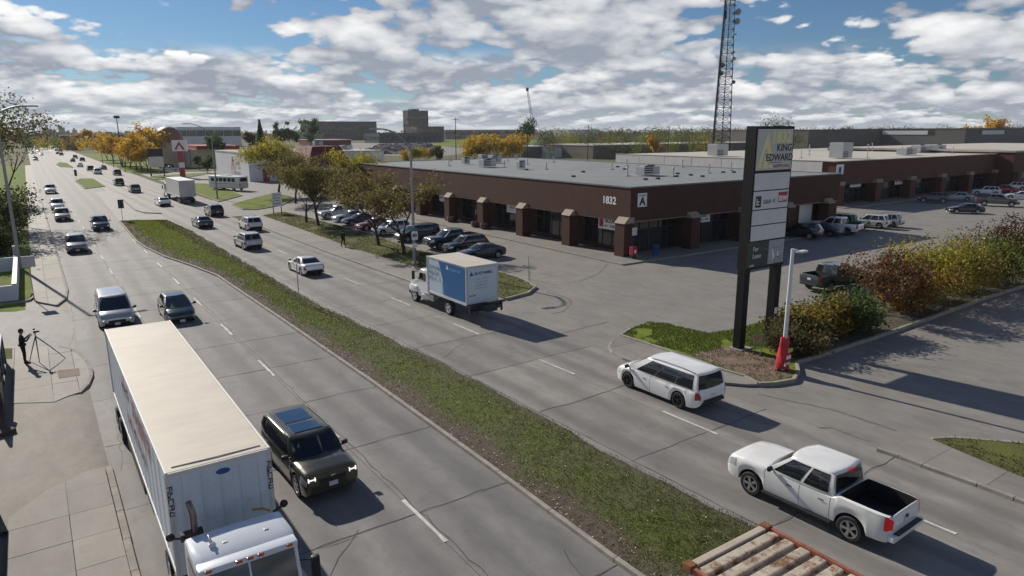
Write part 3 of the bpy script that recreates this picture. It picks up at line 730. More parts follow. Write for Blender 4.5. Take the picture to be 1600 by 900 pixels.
def make_car(kind, color, loc, rz, label, lod='mid', cat='car', group=None, rims=None, drl=False, brake=False, metal=.15, name=None, dark_trim=False):
    if kind not in CARC: CARC[kind] = Car(kind)
    s = CARC[kind]; sp = s.sp; L = s.L/2; W = s.hw0; d = DET[lod]; pm = paint(color, .28 if d > 1 else .35, metal)
    nm = name or {'pickup': 'pickup_truck', 'cab_pickup': 'pickup_truck', 'minivan': 'minivan', 'sedan': 'sedan', 'hatch': 'hatchback', 'suv': 'suv', 'boxsuv': 'suv', 'offroader': 'offroad_car'}[kind]
    t = thing(nm, label, cat, loc, rz, group)
    o = link('body', cached((kind, 'body'), s.body), t); slot_mat(o, 0, pm)
    o = link('cabin', cached((kind, 'cabin'), s.cabin), t); slot_mat(o, 0, pm)
    link('windshield', s.gpatch(s.gfront, -.90, .90, .08, .93, 'windshield'), t)
    link('rear_window', s.gpatch(s.grear, -.88, .88, .12, .92, 'rear_window', key='r'), t)
    for side in (1, -1):
        for i, (a, b_) in enumerate(sp['wins']):
            link('side_window', s.gpatch(lambda q, u: s.gside(q, u, side), a, b_, .11, .93, 'side_window', key=(side, i)), t)
    ty, rm = wheel_meshes(sp['rad'], .24 if W < 1 else .28, d > 1)
    for xw in sp['wheels']:
        for side in (1, -1):
            w = link('wheel', ty, t, (xw, side*(W-.14), sp['rad']))
            r_ = link('rim', rm, w)
            if side < 0: r_.rotation_euler[2] = math.pi
            if rims: slot_mat(r_, 0, rims)
    for side in (1, -1):
        link('headlight', s.patch(L-.42, L-.035, 4.15, 5.5, side, .008, M['lamp_glass'], 'headlight'), t)
        o = link('taillight', s.patch(-L+.012, -L+.20, 4.0, 5.9, side, .009, M['red_lens'], 'taillight'), t)
        if brake: slot_mat(o, 0, M['red_glow'])
        if drl and d > 1: link('running_light', cached((kind, 'drl', side), lambda: B().box((L-.06, side*W*.66, pl(sp['zt'], L-.06)-.13), (.05, .22, .05), .01).mesh('running_light', M['drl'])), t)
    if d == 1: return t
    zt = pl(sp['zt'], L-.05); zn = zt-.16; zr = pl(sp['zt'], -L+.05)
    link('grille', cached((kind, 'grille'), lambda: B().box((L-.012, 0, zn-.05), (.06, W*.95, .17), .02).mesh('grille', M['black'])), t)
    link('front_bumper', cached((kind, 'fb'), lambda: B().box((L-.04, 0, pl(sp['zl'], L)+.02), (.12, W*1.35, .13), .04).mesh('front_bumper', M['black'])), t)
    link('rear_bumper', cached((kind, 'rb'), lambda: B().box((-L+.02, 0, pl(sp['zl'], -L)+.02), (.12, W*1.5, .14), .04).mesh('rear_bumper', M['black'])), t)
    link('license_plate', cached((kind, 'pr'), lambda: B().box((-L-.006, 0, zr-.30), (.02, .3, .15)).mesh('license_plate', M['plate'])), t)
    link('license_plate', cached((kind, 'pf'), lambda: B().box((L+.035, 0, zn-.2), (.02, .3, .15)).mesh('license_plate', M['plate'])), t)
    xf = sp['gh'][1]-.42; zb = sp['gh'][4]
    for side in (1, -1):
        def mir():
            b = B(); b.box((xf, side*(W+.10), zb+.12), (.12, .21, .16), .045); b.box((xf+.02, side*(W-.02), zb+.06), (.06, .16, .05), .01); return b.mesh('side_mirror', M['black'], 40)
        o = link('side_mirror', cached((kind, 'mir', side), mir), t)
        for q, xx in enumerate([sp['gh'][0]+(sp['gh'][1]-sp['gh'][0])*(w[0]+.06) for w in sp['wins'][-2:]]):
            o = link('door_handle', s.patch(xx, xx+.2, 5.0, 5.16, side, .018, M['black'], 'door_handle', 2, 1), t)
        if d == 3:
            for w in [w[1]+.015 for w in sp['wins'][-2:]] + [sp['wins'][-2][0]-.01]:
                xx = sp['gh'][0]+(sp['gh'][1]-sp['gh'][0])*w
                link('door_seam', s.patch(xx-.006, xx+.006, 4.0, 7.6, side, .003, M['black'], 'door_seam', 1, 10), t)
        link('sill', s.patch(sp['wheels'][1]+sp['arch']+.03, sp['wheels'][0]-sp['arch']-.03, 7.15, 8, side, .004, M['black'], 'sill', 8, 2), t) if dark_trim or kind in ('suv',) else None
        if sp.get('rails'):
            br, bf, tr, tf, z0, z1, wb, wt = sp['gh']
            def rail():
                b = B(); xs_ = np.linspace(tr+.22, tf-.35, 5); b.tube([(x, side*(wt*.93), z1-.02+(.055 if 0 < i < 4 else .0)) for i, x in enumerate(xs_)], .018, 6); return b.mesh('roof_rail', M['black'], 60)
            link('roof_rail', cached((kind, 'rail', side), rail), t)
    return t
WHITE = (.78, .78, .77); SILVER = (.42, .43, .44); GREY = (.14, .145, .15); DARK = (.022, .024, .028); BLACK = (.010, .010, .012); NAVY = (.018, .03, .06); TEAL = (.018, .038, .05); RED = (.38, .022, .02); GREEN = (.05, .22, .03); OLIVE = (.055, .052, .028); BEIGE = (.38, .34, .28)
DN = -math.pi/2; UP = math.pi/2+RR
# ---- the near traffic
o = make_car('pickup', WHITE, (19.42, 11.02, 0), UP+.004, 'white crew cab pickup truck with open black bed nearest the right edge', 'near', 'truck', brake=True, metal=0)
o.scale = (.94, .96, .96)
for q in range(3): link('bed_tool', B().tube([(-1.6-.2*q, .25-.2*q, .81), (-2.2, .1-.1*q, .81)], .03, 6).mesh('bed_tool', plain('red_tool', (.25, .03, .02), .5)), o)
link('side_step', B().box((.1, 1.05, .4), (2.5, .14, .07), .02).mesh('side_step', M['black']), o); link('side_step', B().box((.1, -1.05, .4), (2.5, .14, .07), .02).mesh('side_step', M['black']), o)
link('brake_lamp', B().box((-1.13, 0, 1.90), (.05, .3, .05), .01).mesh('brake_lamp', M['red_glow']), o)
link('bumper_bar', B().box((-2.96, 0, .66), (.2, 1.9, .2), .05).mesh('bumper_bar', paint(WHITE, .3, 0)), o); link('bumper_step', B().box((-2.99, 0, .775), (.2, 1.5, .03), .01).mesh('bumper_step', M['black']), o); link('tailgate_emblem', B().lathe([(.07, -2.945), (.06, -2.955), (.01, -2.955)], c=(0, 0, 1.12), axis='X', n=12).mesh('tailgate_emblem', M['black']), o)
o = make_car('minivan', WHITE, (23.05, 20.72, 0), UP-.01, 'white minivan with black wheels passing the tall shop sign', 'near', 'van', rims=M['blackalloy'], metal=0)
link('bumper_pad', B().box((-2.52, 0, .58), (.16, 1.3, .09), .03).mesh('bumper_pad', M['black']), o)
o = make_car('boxsuv', OLIVE, (6.85, 22.85, 0), DN+.03, 'dark olive boxy suv with sunroofs beside the cream topped trailer', 'near', 'car', dark_trim=True, metal=.4)
for x0, x1 in ((-1.75, -.6), (-.4, .35)): link('sunroof', B().box(((x0+x1)/2, 0, 1.738), (x1-x0, 1.0, .026), .008).mesh('sunroof', plain('blue_sunroof', (.02, .05, .11), .08, spec=.8)), o)
link('front_emblem', B().box((2.43, 0, .9), (.02, .16, .05), .008).mesh('front_emblem', M['chrome']), o)
for sd in (1, -1):
    b = B()
    for dy in (-.11, .11): b.box((2.40, sd*.70+dy, .90), (.06, .03, .13), .008)
    b.box((2.40, sd*.70, .90), (.06, .2, .025), .005); b.done('running_light', M['drl'], o)
make_car('minivan', SILVER, (3.35, 50.4, 0), DN-.02, 'silver minivan with roof rails just behind the cream topped trailer', 'near', 'van', drl=True, metal=.5)
o = make_car('hatch', TEAL, (6.8, 48.9, 0), DN, 'dark teal hatchback with glossy roof right of the silver minivan', 'near', 'car', metal=.4)
mid = [('suv', (.20, .205, .21), (3.0, 83.5, 0), DN, 'silver grey crossover with black windshield alone in the kerb lane', 'car'),
 ('suv', NAVY, (6.5, 101, 0), DN, 'dark blue suv with bright hood in the second lane', 'car'),
 ('suv', BEIGE, (3.0, 115, 0), DN, 'pale beige suv nearest behind the grey crossover', 'car'),
 ('suv', WHITE, (3.0, 132, 0), DN, 'white suv close behind the pale beige suv', 'car'),
 ('cab_pickup', WHITE, (3.05, 169, 0), DN, 'white pickup truck farthest back of the oncoming kerb lane', 'truck')]
for k, c, l, h, lab, cat in mid: make_car(k, c, l, h, lab, 'mid', cat, drl=k == 'suv' and c == NAVY)
away = [('sedan', WHITE, (485, 428), 'white sedan with dark rear window ahead of the blue and white box truck', 'near'),
 ('suv', (.50, .50, .50), (393, 389), 'silver white suv ahead of the white sedan', 'mid'), ('suv', (.66, .67, .67), (396, 360), 'white suv with blue grey tailgate in the kerb lane', 'mid'),
 ('sedan', DARK, (320, 356), 'black sedan passing the far tip of the median', 'mid'), ('suv', BLACK, (338, 338), 'black suv with pale roof near the driveway', 'mid'),
 ('sedan', WHITE, (257, 322), 'white sedan right behind the white semi trailer', 'mid'), ('suv', (.20, .19, .17), (212, 301), 'grey beige suv left of the white semi trailer', 'mid'),
 ('suv', DARK, (187, 290), 'dark grey suv beside the small grass island', 'mid'), ('suv', BLACK, (184, 274), 'black suv with bright roof in the far kerb lane', 'far'),
 ('minivan', WHITE, (153, 272), 'white van with dark rear glass beyond the small grass island', 'far'), ('suv', (.06, .03, .025), (142, 267), 'red brown suv left of the white van', 'far'),
 ('sedan', (.06, .05, .075), (162, 265), 'dark purple car right of the far white van', 'far'), ('sedan', WHITE, (125.5, 261), 'white car left of the red brown suv far up the road', 'far'),
 ('suv', DARK, (129, 252), 'dark suv far up the kerb lane', 'far'), ('cab_pickup', GREY, (118, 248), 'grey pickup far up the road', 'far'), ('sedan', DARK, (114, 253), 'low dark car left of the far grey pickup', 'far')]
for k, c, q, lab, lod in away:
    p = g(*q); p.y += 1.2; p.x -= .03; make_car(k, c, p, UP, lab, lod, 'truck' if 'pickup' in k else 'van' if k == 'minivan' else 'car')
for i, (q, k, c) in enumerate([((96, 243), 'suv', BLACK), ((90, 241), 'sedan', DARK), ((95, 237), 'suv', (.05, .02, .018)), ((88, 236), 'sedan', SILVER), ((82, 233), 'suv', WHITE), ((86, 231), 'sedan', GREY)]):
    make_car(k, c, g(*q), UP, 'tiny car at the far end of the right carriageway', 'far', 'car', 'farthest cars driving away')
for i, (q, k, c) in enumerate([((58, 251), 'suv', BLACK), ((55, 243), 'sedan', WHITE), ((64, 240), 'suv', SILVER), ((56, 237), 'sedan', WHITE), ((66, 234.5), 'sedan', WHITE), ((60, 231), 'suv', WHITE), ((70, 230), 'sedan', SILVER), ((48, 233), 'suv', WHITE), ((63, 227.5), 'sedan', WHITE), ((73, 226.5), 'sedan', WHITE)]):
    p = g(*q); p.x = 3.0 if i % 2 == 0 else 6.7; make_car(k, c, p, DN, 'tiny car at the far end of the oncoming carriageway', 'far', 'car', 'farthest oncoming cars')
# ---- parked cars: (front pixel, rear pixel) of the ground under the car
def park(kind, col, c, head, lab, lod='mid', cat='car', **k):
    p = g(*c); return make_car(kind, col, (p.x, p.y, 0), head, lab, lod, cat, **k)
PK = math.pi-.02
for kind, col, c, lab, cat in [('cab_pickup', SILVER, (528, 340), 'silver pickup truck parked first behind the island trees', 'truck'), ('sedan', (.45, .5, .55), (547, 345), 'pale blue sedan parked between silver pickup and navy sedan', 'car'),
   ('sedan', NAVY, (562, 350), 'navy sedan parked beside the pale blue sedan', 'car'), ('sedan', (.22, .02, .022), (585, 358), 'dark red car parked between navy sedan and white suv', 'car'),
   ('suv', WHITE, (612, 366), 'white suv parked between red car and black van', 'car'), ('minivan', BLACK, (652, 375), 'black van parked behind the lamp post', 'van'),
   ('pickup', TEAL, (705, 386), 'dark teal pickup truck parked behind the box truck', 'truck'), ('suv', BLACK, (728, 393), 'black suv squeezed between teal pickup and dark sedan', 'car'),
   ('sedan', (.02, .026, .03), (752, 403), 'dark grey green sedan last in the parked row by the island tip', 'car')]:
    park(kind, col, c, PK+rng.uniform(-.03, .03), lab, 'mid', cat)
for kind, col, c, head, lab, cat in [('suv', BLACK, (1250, 371), 1.75, 'black suv parked beside the pylon at the shaded wall', 'car'), ('sedan', DARK, (1283, 367), 1.7, 'dark car parked left of the white pickup', 'car'),
   ('pickup', WHITE, (1304, 364), 1.72, 'white pickup truck parked at the shaded wall', 'truck'), ('offroader', GREEN, (1325, 357), -1.45, 'bright green offroad car parked nose out', 'car'),
   ('suv', WHITE, (1358, 355), 1.75, 'white suv with dark glass parked right of the green car', 'car'), ('suv', SILVER, (1378, 353), 1.75, 'silver suv half hidden behind a white suv', 'car'),
   ('pickup', (.02, .032, .045), (1303, 450), -.12, 'dark blue pickup truck standing behind the hedge', 'truck'), ('minivan', WHITE, (1560, 397), .1, 'white van mostly hidden behind the reddish shrub', 'van'),
   ('suv', (.09, .095, .1), (1458, 316), 2.0, 'dark grey suv at the left end of the far parked cluster', 'car'), ('sedan', SILVER, (1496, 313), 1.95, 'silver sedan behind the dark grey suv', 'car'),
   ('sedan', BLACK, (1507, 333), 2.35, 'black sedan parked alone in front of the cluster', 'car'), ('suv', WHITE, (1540, 305), 2.0, 'white crossover behind the grey pickup', 'car'),
   ('sedan', RED, (1566, 301), 2.0, 'bright red car between white crossovers', 'car'), ('suv', (.74, .74, .74), (1583, 297), 2.0, 'white suv behind the bright red car', 'car'),
   ('pickup', (.09, .085, .08), (1557, 322), -1.15, 'dark grey pickup truck with brown tail at the right edge', 'truck'), ('sedan', (.6, .6, .6), (1593, 311), 2.0, 'white sedan behind the dark grey pickup', 'car'),
   ('suv', TEAL, (1597, 291), 2.0, 'dark teal suv at the right edge of the far cluster', 'car'), ('sedan', SILVER, (1577, 280), 1.6, 'silver car parked under the far right building', 'car')]:
    park(kind, col, c, head, lab, 'mid', cat)
park('cab_pickup', (.42, .45, .46), (266, 268), math.pi, 'pale pickup truck beside the red and white pylon sign', 'far', 'truck')
park('suv', DARK, (260, 264), math.pi, 'dark car behind the pale pickup by the pylon sign', 'far', 'car')
for i, (q, c) in enumerate([((290, 246), WHITE), ((297, 243), SILVER), ((285, 240), WHITE), ((300, 249), NAVY), ((292, 236), WHITE)]):
    park('sedan', c, q, 1.2, 'small car parked below the copper dome building', 'far', 'car', group='cars below the domed building')
# ---- the far car yard: many small cars, one mesh each
def tiny(col):
    def mk():
        b = B(); b.box((0, 0, .62), (4.6, 1.8, .75), .15); b.mi = 1; b.box((-.2, 0, 1.2), (2.4, 1.5, .5), .18); b.mi = 0; b.box((-.2, 0, 1.47), (1.9, 1.35, .06), .02)
        b.mi = 2
        for x in (1.4, -1.4): b.box((x, 0, .32), (.62, 1.82, .64), .1)
        return b.mesh('parked_car', [paint(col, .35, .1), M['glass'], M['tyre']], 40)
    return cached(('tiny', col), mk)
r_ = random.Random(21); yc = [WHITE, SILVER, WHITE, DARK, BLACK, GREY, NAVY, RED, (.5, .5, .52), WHITE]
for row in range(9):
    q0 = g(562+row*4, 241-row*1.75); q1 = g(688-row*1.5, 240.5-row*1.85)
    n = 17
    for i in range(n):
        p = q0.lerp(q1, (i+r_.uniform(-.2, .2))/n)
        if r_.random() < .1: continue
        tag(link('parked_car', tiny(yc[r_.randrange(len(yc))]), None, (p.x, p.y, -.02), 2.1+r_.uniform(-.1, .1)), 'small car standing in the crowded far car yard', 'car', 'cars in the far car yard')
# ================================================================ trucks
def marks(t, o, ux, n, h, mat, w=None, seed=0, name='lettering', uz=(0, 0, 1), nrm=None):
    """lettering too blurred to read: a row of letter-sized strokes starting at o, running along ux"""
    r_ = random.Random(seed); o = Vector(o); ux = Vector(ux); uz = Vector(uz); w = w or h*.62; b = B(); nn = ux.cross(uz)*.002
    def stroke(x0, z0, x1, z1, k):
        a = o+ux*x0+uz*z0; c = o+ux*x1+uz*z1; d = (c-a).normalized(); s = d.cross(ux.cross(uz)).normalized()*k*.5; b.face([a-s, c-s, c+s, a+s])
    for i in range(n):
        if n > 5 and r_.random() < .12: continue
        x = i*w; k = h*.2; q = w*.72
        stroke(x, -h/2, x+r_.choice((0, 0, q/2)), h/2, k)
        for _ in range(2):
            z = r_.choice((-.42, 0, .42))*h; stroke(x, z, x+q, z*r_.choice((1, 1, -1)), k*.9)
        if r_.random() < .5: stroke(x+q, -h/2, x+q, h*r_.choice((0, .5)), k)
    o_ = b.done(name, mat, t); o_['kind'] = 'stuff'; return o_
def truck_wheels(t, pts, r=.5, w=.3, dual=()):
    ty, rm = wheel_meshes(r, w, True)
    for x, y in pts:
        o = link('wheel', ty, t, (x, y, r)); q = link('rim', rm, o); slot_mat(q, 0, M['offwhite'])
        if y < 0: q.rotation_euler[2] = math.pi
def conv_cab(t, x0, w, color, h=2.75, hood=1.45, roof_lights=False, z0=.55):
    """bonneted lorry cab, back of cab at x0, nose towards +x"""
    pm = paint(color, .3, 0); hw = w/2
    prof = [(x0, z0), (x0, h-.12), (x0+.12, h), (x0+1.05, h+.02), (x0+1.3, h-.12), (x0+1.62, 1.85), (x0+1.7, 1.75), (x0+1.62+hood*.6, 1.66), (x0+1.62+hood, 1.4), (x0+1.7+hood, .95), (x0+1.68+hood, z0)]
    b = B(); rows = []
    for f, ins in ((-1, .06), (-.96, .015), (-.8, 0), (0, -.02), (.8, 0), (.96, .015), (1, .06)):
        rows.append([Vector((x, f*hw*(.93 if x > x0+1.9 else 1), z-(ins if z > 1.2 else 0))) for x, z in prof])
    V = b.grid(rows, close_v=True); b.bm.faces.new(V[0]); b.bm.faces.new(V[-1][::-1]); b.done('cab', pm, t, 40)
    n = Vector((.53, 0, .32)).normalized()*.012
    a, c = Vector((x0+1.34, 0, h-.22)), Vector((x0+1.60, 0, 1.92))
    b = B()
    for s0, s1 in ((-.92, -.02), (.02, .92)): b.face([a+Vector((0, s0*hw, 0))+n, a+Vector((0, s1*hw, 0))+n, c+Vector((0, s1*hw, 0))+n, c+Vector((0, s0*hw, 0))+n])
    b.done('windshield', M['glass'], t)
    for sd in (1, -1):
        y = sd*(hw+.012); B().face([(x0+.35, y, 1.75), (x0+1.42, y, 1.75), (x0+1.22, y, h-.3), (x0+.35, y, h-.25)]).done('side_window', M['glass'], t)
        b = B(); b.box((x0+1.55, sd*(hw+.33), 2.05), (.14, .2, .62), .05); b.tube([(x0+1.45, sd*hw, 2.3), (x0+1.55, sd*(hw+.3), 2.28)], .018, 6); b.tube([(x0+1.45, sd*hw, 1.8), (x0+1.55, sd*(hw+.3), 1.82)], .018, 6); b.done('side_mirror', M['black'], t, 40)
        b = B(); b.box((x0+1.6+hood*.5, sd*(hw-.06), .98), (1.15, .3, .5), .14); b.done('fender', pm, t, 40)
        B().box((x0+1.64+hood, sd*(hw-.3), 1.12), (.12, .3, .2), .04).done('headlight', M['lamp_glass'], t)
        B().box((x0+.5, sd*(hw-.1), .6), (.8, .3, .35), .04).done('fuel_tank', M['steel'], t)
    B().box((x0+1.7+hood, 0, 1.12), (.06, w*.45, .42), .03).done('grille', M['black'], t)
    B().box((x0+1.74+hood, 0, .62), (.16, w*.98, .3), .05).done('front_bumper', M['chrome'] if roof_lights else M['black'], t)
    if roof_lights:
        b = B(); b.box((x0+1.36, 0, h-.13), (.34, w*.98, .16), .05); b.done('sun_visor', pm, t, 40)
        for k in range(5): B().box((x0+1.545, (-.8+.4*k)*hw if k in (0, 4) else (k-2)*.23, h-.10), (.03, .13, .07), .01).done('marker_light', M['amber'], t)
        B().lathe([(.02, 0), (.03, .3), (.07, .42), (.08, .46)], c=(x0+.4, -.62, h+.08), axis='X', n=10).done('air_horn', M['chrome'], t, 40)
        for yy in (.55, -.35): B().box((x0+.8, yy, h+.03), (.08, .1, .03), .01).done('roof_vent', M['greypole'], t)
def box_body(t, x0, x1, w, z0, z1, side, roof, frame=None, name='cargo_box'):
    """cargo box with side walls of panels, roof sheet and corner posts"""
    hw = w/2
    b = B(); b.box(((x0+x1)/2, 0, (z0+z1)/2), (x1-x0-.02, w-.04, z1-z0-.04)); o = b.done(name, side, t)
    B().box(((x0+x1)/2, 0, z1-.012), (x1-x0-.1, w-.1, .03), .01).done('roof', roof, t)
    fr = frame or M['steel']
    for sd in (1, -1):
        B().box(((x0+x1)/2, sd*(hw-.02), z1-.02), (x1-x0, .06, .09), .015).done('top_rail', fr, t); B().box(((x0+x1)/2, sd*(hw-.02), z0+.02), (x1-x0, .06, .14), .01).done('bottom_rail', fr, t)
        for x in (x0+.03, x1-.03): B().box((x, sd*(hw-.03), (z0+z1)/2), (.08, .09, z1-z0-.04), .012).done('corner_post', fr, t)
    for x in (x0, x1): B().box((x, 0, z1-.05), (.05, w-.12, .1), .01).done('header', fr, t)
    return o
def grimy(name, col):
    mt, _, b = new_mat(name); nt, nd, noise, ramp, mix = graph(mt)
    c = mix(.22, col, ramp(noise(1.1, 7, .7, stretch=(3, 3, .25)), (.36, (.70, .67, .62)), (.56, (1., 1., 1.))), 'MULTIPLY'); c = mix(.5, c, ramp(noise(9, 5, .7), (.28, (.72, .70, .68)), (.45, (1., 1., 1.))), 'MULTIPLY')
    nt.links.new(c, b.inputs['Base Color']); b.inputs['Roughness'].default_value = .42; bp = nd('ShaderNodeBump'); bp.inputs['Strength'].default_value = .15; bp.inputs['Distance'].default_value = .03; nt.links.new(noise(.8, 3, .5), bp.inputs['Height']); nt.links.new(bp.outputs[0], b.inputs['Normal']); return mt
def cloth_roof():
    mt, _, b = new_mat('cream_roof_skin'); nt, nd, noise, ramp, mix = graph(mt)
    c = mix(.6, ramp(noise(.5, 5, .6), (.3, (.50, .445, .37)), (.7, (.58, .52, .44))), ramp(noise(1.3, 7, .7, stretch=(.5, 2.5, 1)), (.35, (.86, .85, .84)), (.6, (1., 1., 1.))), 'MULTIPLY'); nt.links.new(c, b.inputs['Base Color']); b.inputs['Roughness'].default_value = .6
    bp = nd('ShaderNodeBump'); bp.inputs['Strength'].default_value = .35; bp.inputs['Distance'].default_value = .04; nt.links.new(noise(.9, 4, .55, stretch=(.45, 2.2, 1)), bp.inputs['Height']); nt.links.new(bp.outputs[0], b.inputs['Normal']); return mt
# the foreground lorry: semi trailer and its tractor, coming towards the camera
t = thing('semi_trailer', 'long white box trailer with cream roof in the foreground', 'trailer', (2.95, 24.6, 0), DN)
TL = 7.55; panel = grimy('bluish_white_panel', (.60, .66, .72))
box_body(t, -TL, TL, 2.46, 1.15, 3.95, panel, cloth_roof(), M['offwhite'])
b = B(); b.tube([(TL-.28, -1.05, 3.965), (TL-.24, 0, 3.975), (TL-.28, 1.05, 3.965)], .018, 6); b.done('roof_fold', M['cream'], t, 60)
for k in range(5): b = B(); b.box((TL+.002, -.9+k*.45, 2.5), (.008, .012, 2.5)); b.done('panel_seam', panel, t)
o = link('trailer_emblem', B().lathe([(.17, 0), (.16, .012), (.01, .012)], axis='X', n=20).mesh('trailer_emblem', plain('emblem_blue', (.03, .07, .3), .4), 40), t, (TL+.0, .06, 3.66)); o.scale = (1, 1, .45)
for sd in (-1, 1): marks(t, (TL+.016, sd*1.17, 3.6), (0, 0, -1), 6, .12, M['black'], .16, 4, uz=(0, 1, 0))
fred = plain('faded_red', (.45, .16, .17), .6)
for x, n_, z, s_, sd_ in ((-2.2, 10, 3.25, .62, 1), (-1.5, 9, 2.3, .45, 2)): marks(t, (x, -1.232, z), (1, 0, 0), n_, s_, fred, s_*1.15, sd_)
for xx in (-4.9, -6.2): truck_wheels(t, [(xx, 1.05), (xx, -1.05)], .5, .5)
B().box((-1, 0, 1.02), (12.5, 1.0, .22)).done('chassis', M['darksteel'], t)
b = B()
for k in range(4):
    for z in [1.5+.2*q for q in range(11)]: b.box((TL+.004, -.7+k*.45, z), (.014, .018, .018))
b.done('rivets', M['offwhite'], t)['kind'] = 'stuff'
for k in range(16): bx_ = -TL+.5+k*.95; B().box((bx_, -1.224, 2.55), (.02, .012, 2.5)).done('panel_seam', panel, t)
for sd in (1, -1): B().box((3.0, sd*.8, .6), (.12, .12, 1.1)).done('landing_leg', M['darksteel'], t); B().box((-1.2, sd*1.18, .75), (4.5, .04, .7)).done('side_skirt', M['black'], t)
t = thing('tractor_unit', 'white lorry cab with marker lights pulling the cream topped trailer', 'truck', (2.88, 16.85, 0), DN)
conv_cab(t, 1.05, 2.15, (.66, .70, .76), 2.92, 1.7, True)
B().box((-.6, 0, .8), (6.2, .9, .25)).done('chassis', M['darksteel'], t)
truck_wheels(t, [(3.9, 1.0), (3.9, -1.0), (-.6, 1.0), (-.6, -1.0), (-1.9, 1.0), (-1.9, -1.0)], .5, .34)
b = B(); b.tube([(.72, -.78, .8), (.72, -.78, 3.2), (.69, -.80, 3.34), (.56, -.83, 3.5)], [.075, .075, .075, .07], 12); b.done('exhaust_stack', plain('exhaust_steel', (.2, .17, .15), .35, .9, var=.3, scale=2), t, 50)
B().box((.7, -.85, 2.72), (.2, .5, .18), .02).done('stack_bracket', plain('dark_rust', (.07, .045, .035), .8, var=.3), t)
for sd in (1, -1): B().tube([(.82, sd*1.0, 2.74), (.75, sd*1.24, 2.78)], .03, 6).done('grab_rail', M['black'], t); link('work_lamp', B().lathe([(.02, 0), (.09, .03), (.1, .09), (.02, .1)], axis='X', n=12).mesh('work_lamp', M['black'], 40), t, (.62, sd*1.3, 2.8))
b = B(); b.tube([(.3, 1.05, 2.5), (.35, .85, 2.65), (.4, .6, 2.72)], .03, 6); b.done('air_line', plain('yellow_hose', (.4, .3, .03), .5), t, 60)
# container lorry whose rear end shows at the lower edge
t = thing('container_truck', 'rusty white corrugated container roof cut off by the lower edge', 'truck', (10.35, 4.55, 0), DN)
wr = plain('rusty_white', (.44, .38, .31), .75, var=.12, scale=2.5)
def rusty():
    mt, _, b = new_mat('rusty_white_steel'); nt, nd, noise, ramp, mix = graph(mt)
    c = mix(ramp(noise(3.4, 9, .75), (.50, 0.), (.60, 1.)), ramp(noise(5, 6, .6), (.3, (.36, .31, .24)), (.7, (.54, .47, .38))), ramp(noise(7, 6, .7), (.3, (.10, .045, .02)), (.7, (.28, .14, .065))))
    nt.links.new(c, b.inputs['Base Color']); b.inputs['Roughness'].default_value = .8; return mt
rw = rusty()
B().box((0, 0, 2.6), (5.9, 2.36, 2.5)).done('container_wall', wr, t)
for k in range(17): B().box((-2.72+k*.34, 0, 3.90), (.22, 2.24, .09), .03).done('roof_rib', rw, t)
B().box((0, 0, 3.85), (5.9, 2.3, .04)).done('roof', rw, t)
for sd in (1, -1): B().box((0, sd*1.16, 3.92), (5.8, .08, .12), .01).done('top_rail', plain('red_rust_edge', (.30, .10, .06), .8, var=.4, scale=3), t)
B().box((-2.96, 0, 3.9), (.16, 2.1, .14), .02).done('header', wr, t)
for sx in (1, -1):
    for sd in (1, -1): B().box((sx*2.96, sd*1.14, 3.93), (.2, .18, .16), .02).done('corner_casting', M['rust'], t)
B().box((.4, 0, 1.2), (8.5, .9, .3)).done('chassis', M['darksteel'], t)
truck_wheels(t, [(-1.2, 1), (-1.2, -1), (-2.4, 1), (-2.4, -1), (6.6, 1), (6.6, -1)], .5, .4); conv_cab(t, 3.4, 2.3, (.6, .6, .6), 2.8, 1.5)
# blue and white delivery lorry
t = thing('box_truck', 'white delivery truck with blue side panel and cream roof', 'truck', (22.78, 40.4, 0), UP)
conv_cab(t, 1.15, 2.2, WHITE, 2.55, 1.15)
box_body(t, -3.95, 1.05, 2.44, 1.15, 3.62, grimy('pale_blue_white', (.56, .66, .75)), M['cream'], M['offwhite'])
blue = plain('logo_blue', (.01, .12, .34), .45); bl2 = plain('light_logo_blue', (.04, .30, .52), .45)
B().face([(-3.86, 1.226, 1.32), (-1.25, 1.226, 1.32), (-1.1, 1.226, 2.2), (-.55, 1.226, 3.5), (-3.86, 1.226, 3.5)]).done('side_graphic', blue, t)
B().face([(-1.25, 1.228, 1.32), (-1.02, 1.228, 1.32), (-.98, 1.228, 2.1), (-1.1, 1.228, 2.2)]).done('side_graphic', bl2, t)
gl = plain('grey_letters', (.22, .3, .38), .5)
for k, n_ in enumerate((8, 7, 8)): marks(t, (.72, 1.231, 3.0-.38*k), (-1, 0, 0), n_, .24, gl, .19, 10+k)
marks(t, (-1.95, 1.231, 3.18), (-1, 0, 0), 10, .18, plain('pale_blue_letters', (.16, .38, .55), .5), .14, 15)
B().face([(-1.5, 1.231, 3.12), (-1.84, 1.231, 3.12), (-1.67, 1.231, 3.42)]).done('side_graphic', M['white'], t)
B().box((-3.965, 0, 2.37), (.02, 2.2, 2.2)).done('rear_door', plain('rear_door', (.58, .67, .75), .45, var=.06, scale=2), t)
B().face([(-3.978, 1.0, 3.0), (-3.978, .66, 3.0), (-3.978, .83, 3.28)]).done('rear_graphic', blue, t)
marks(t, (-3.978, .58, 3.13), (0, -1, 0), 9, .2, plain('navy_letters', (.05, .09, .17), .5), .15, 16)
for k in range(4): marks(t, (-3.978, .55, 2.76-.2*k), (0, -1, 0), 13, .07, M['greypole'], .075, 20+k)
marks(t, (-3.978, 1.0, 1.72), (0, -1, 0), 6, .12, M['black'], .09, 30)
B().box((-1.3, 0, .95), (7.4, .85, .3)).done('chassis', M['darksteel'], t)
truck_wheels(t, [(3.2, .98), (3.2, -.98), (-1.5, .98), (-1.5, -.98)], .48, .34)
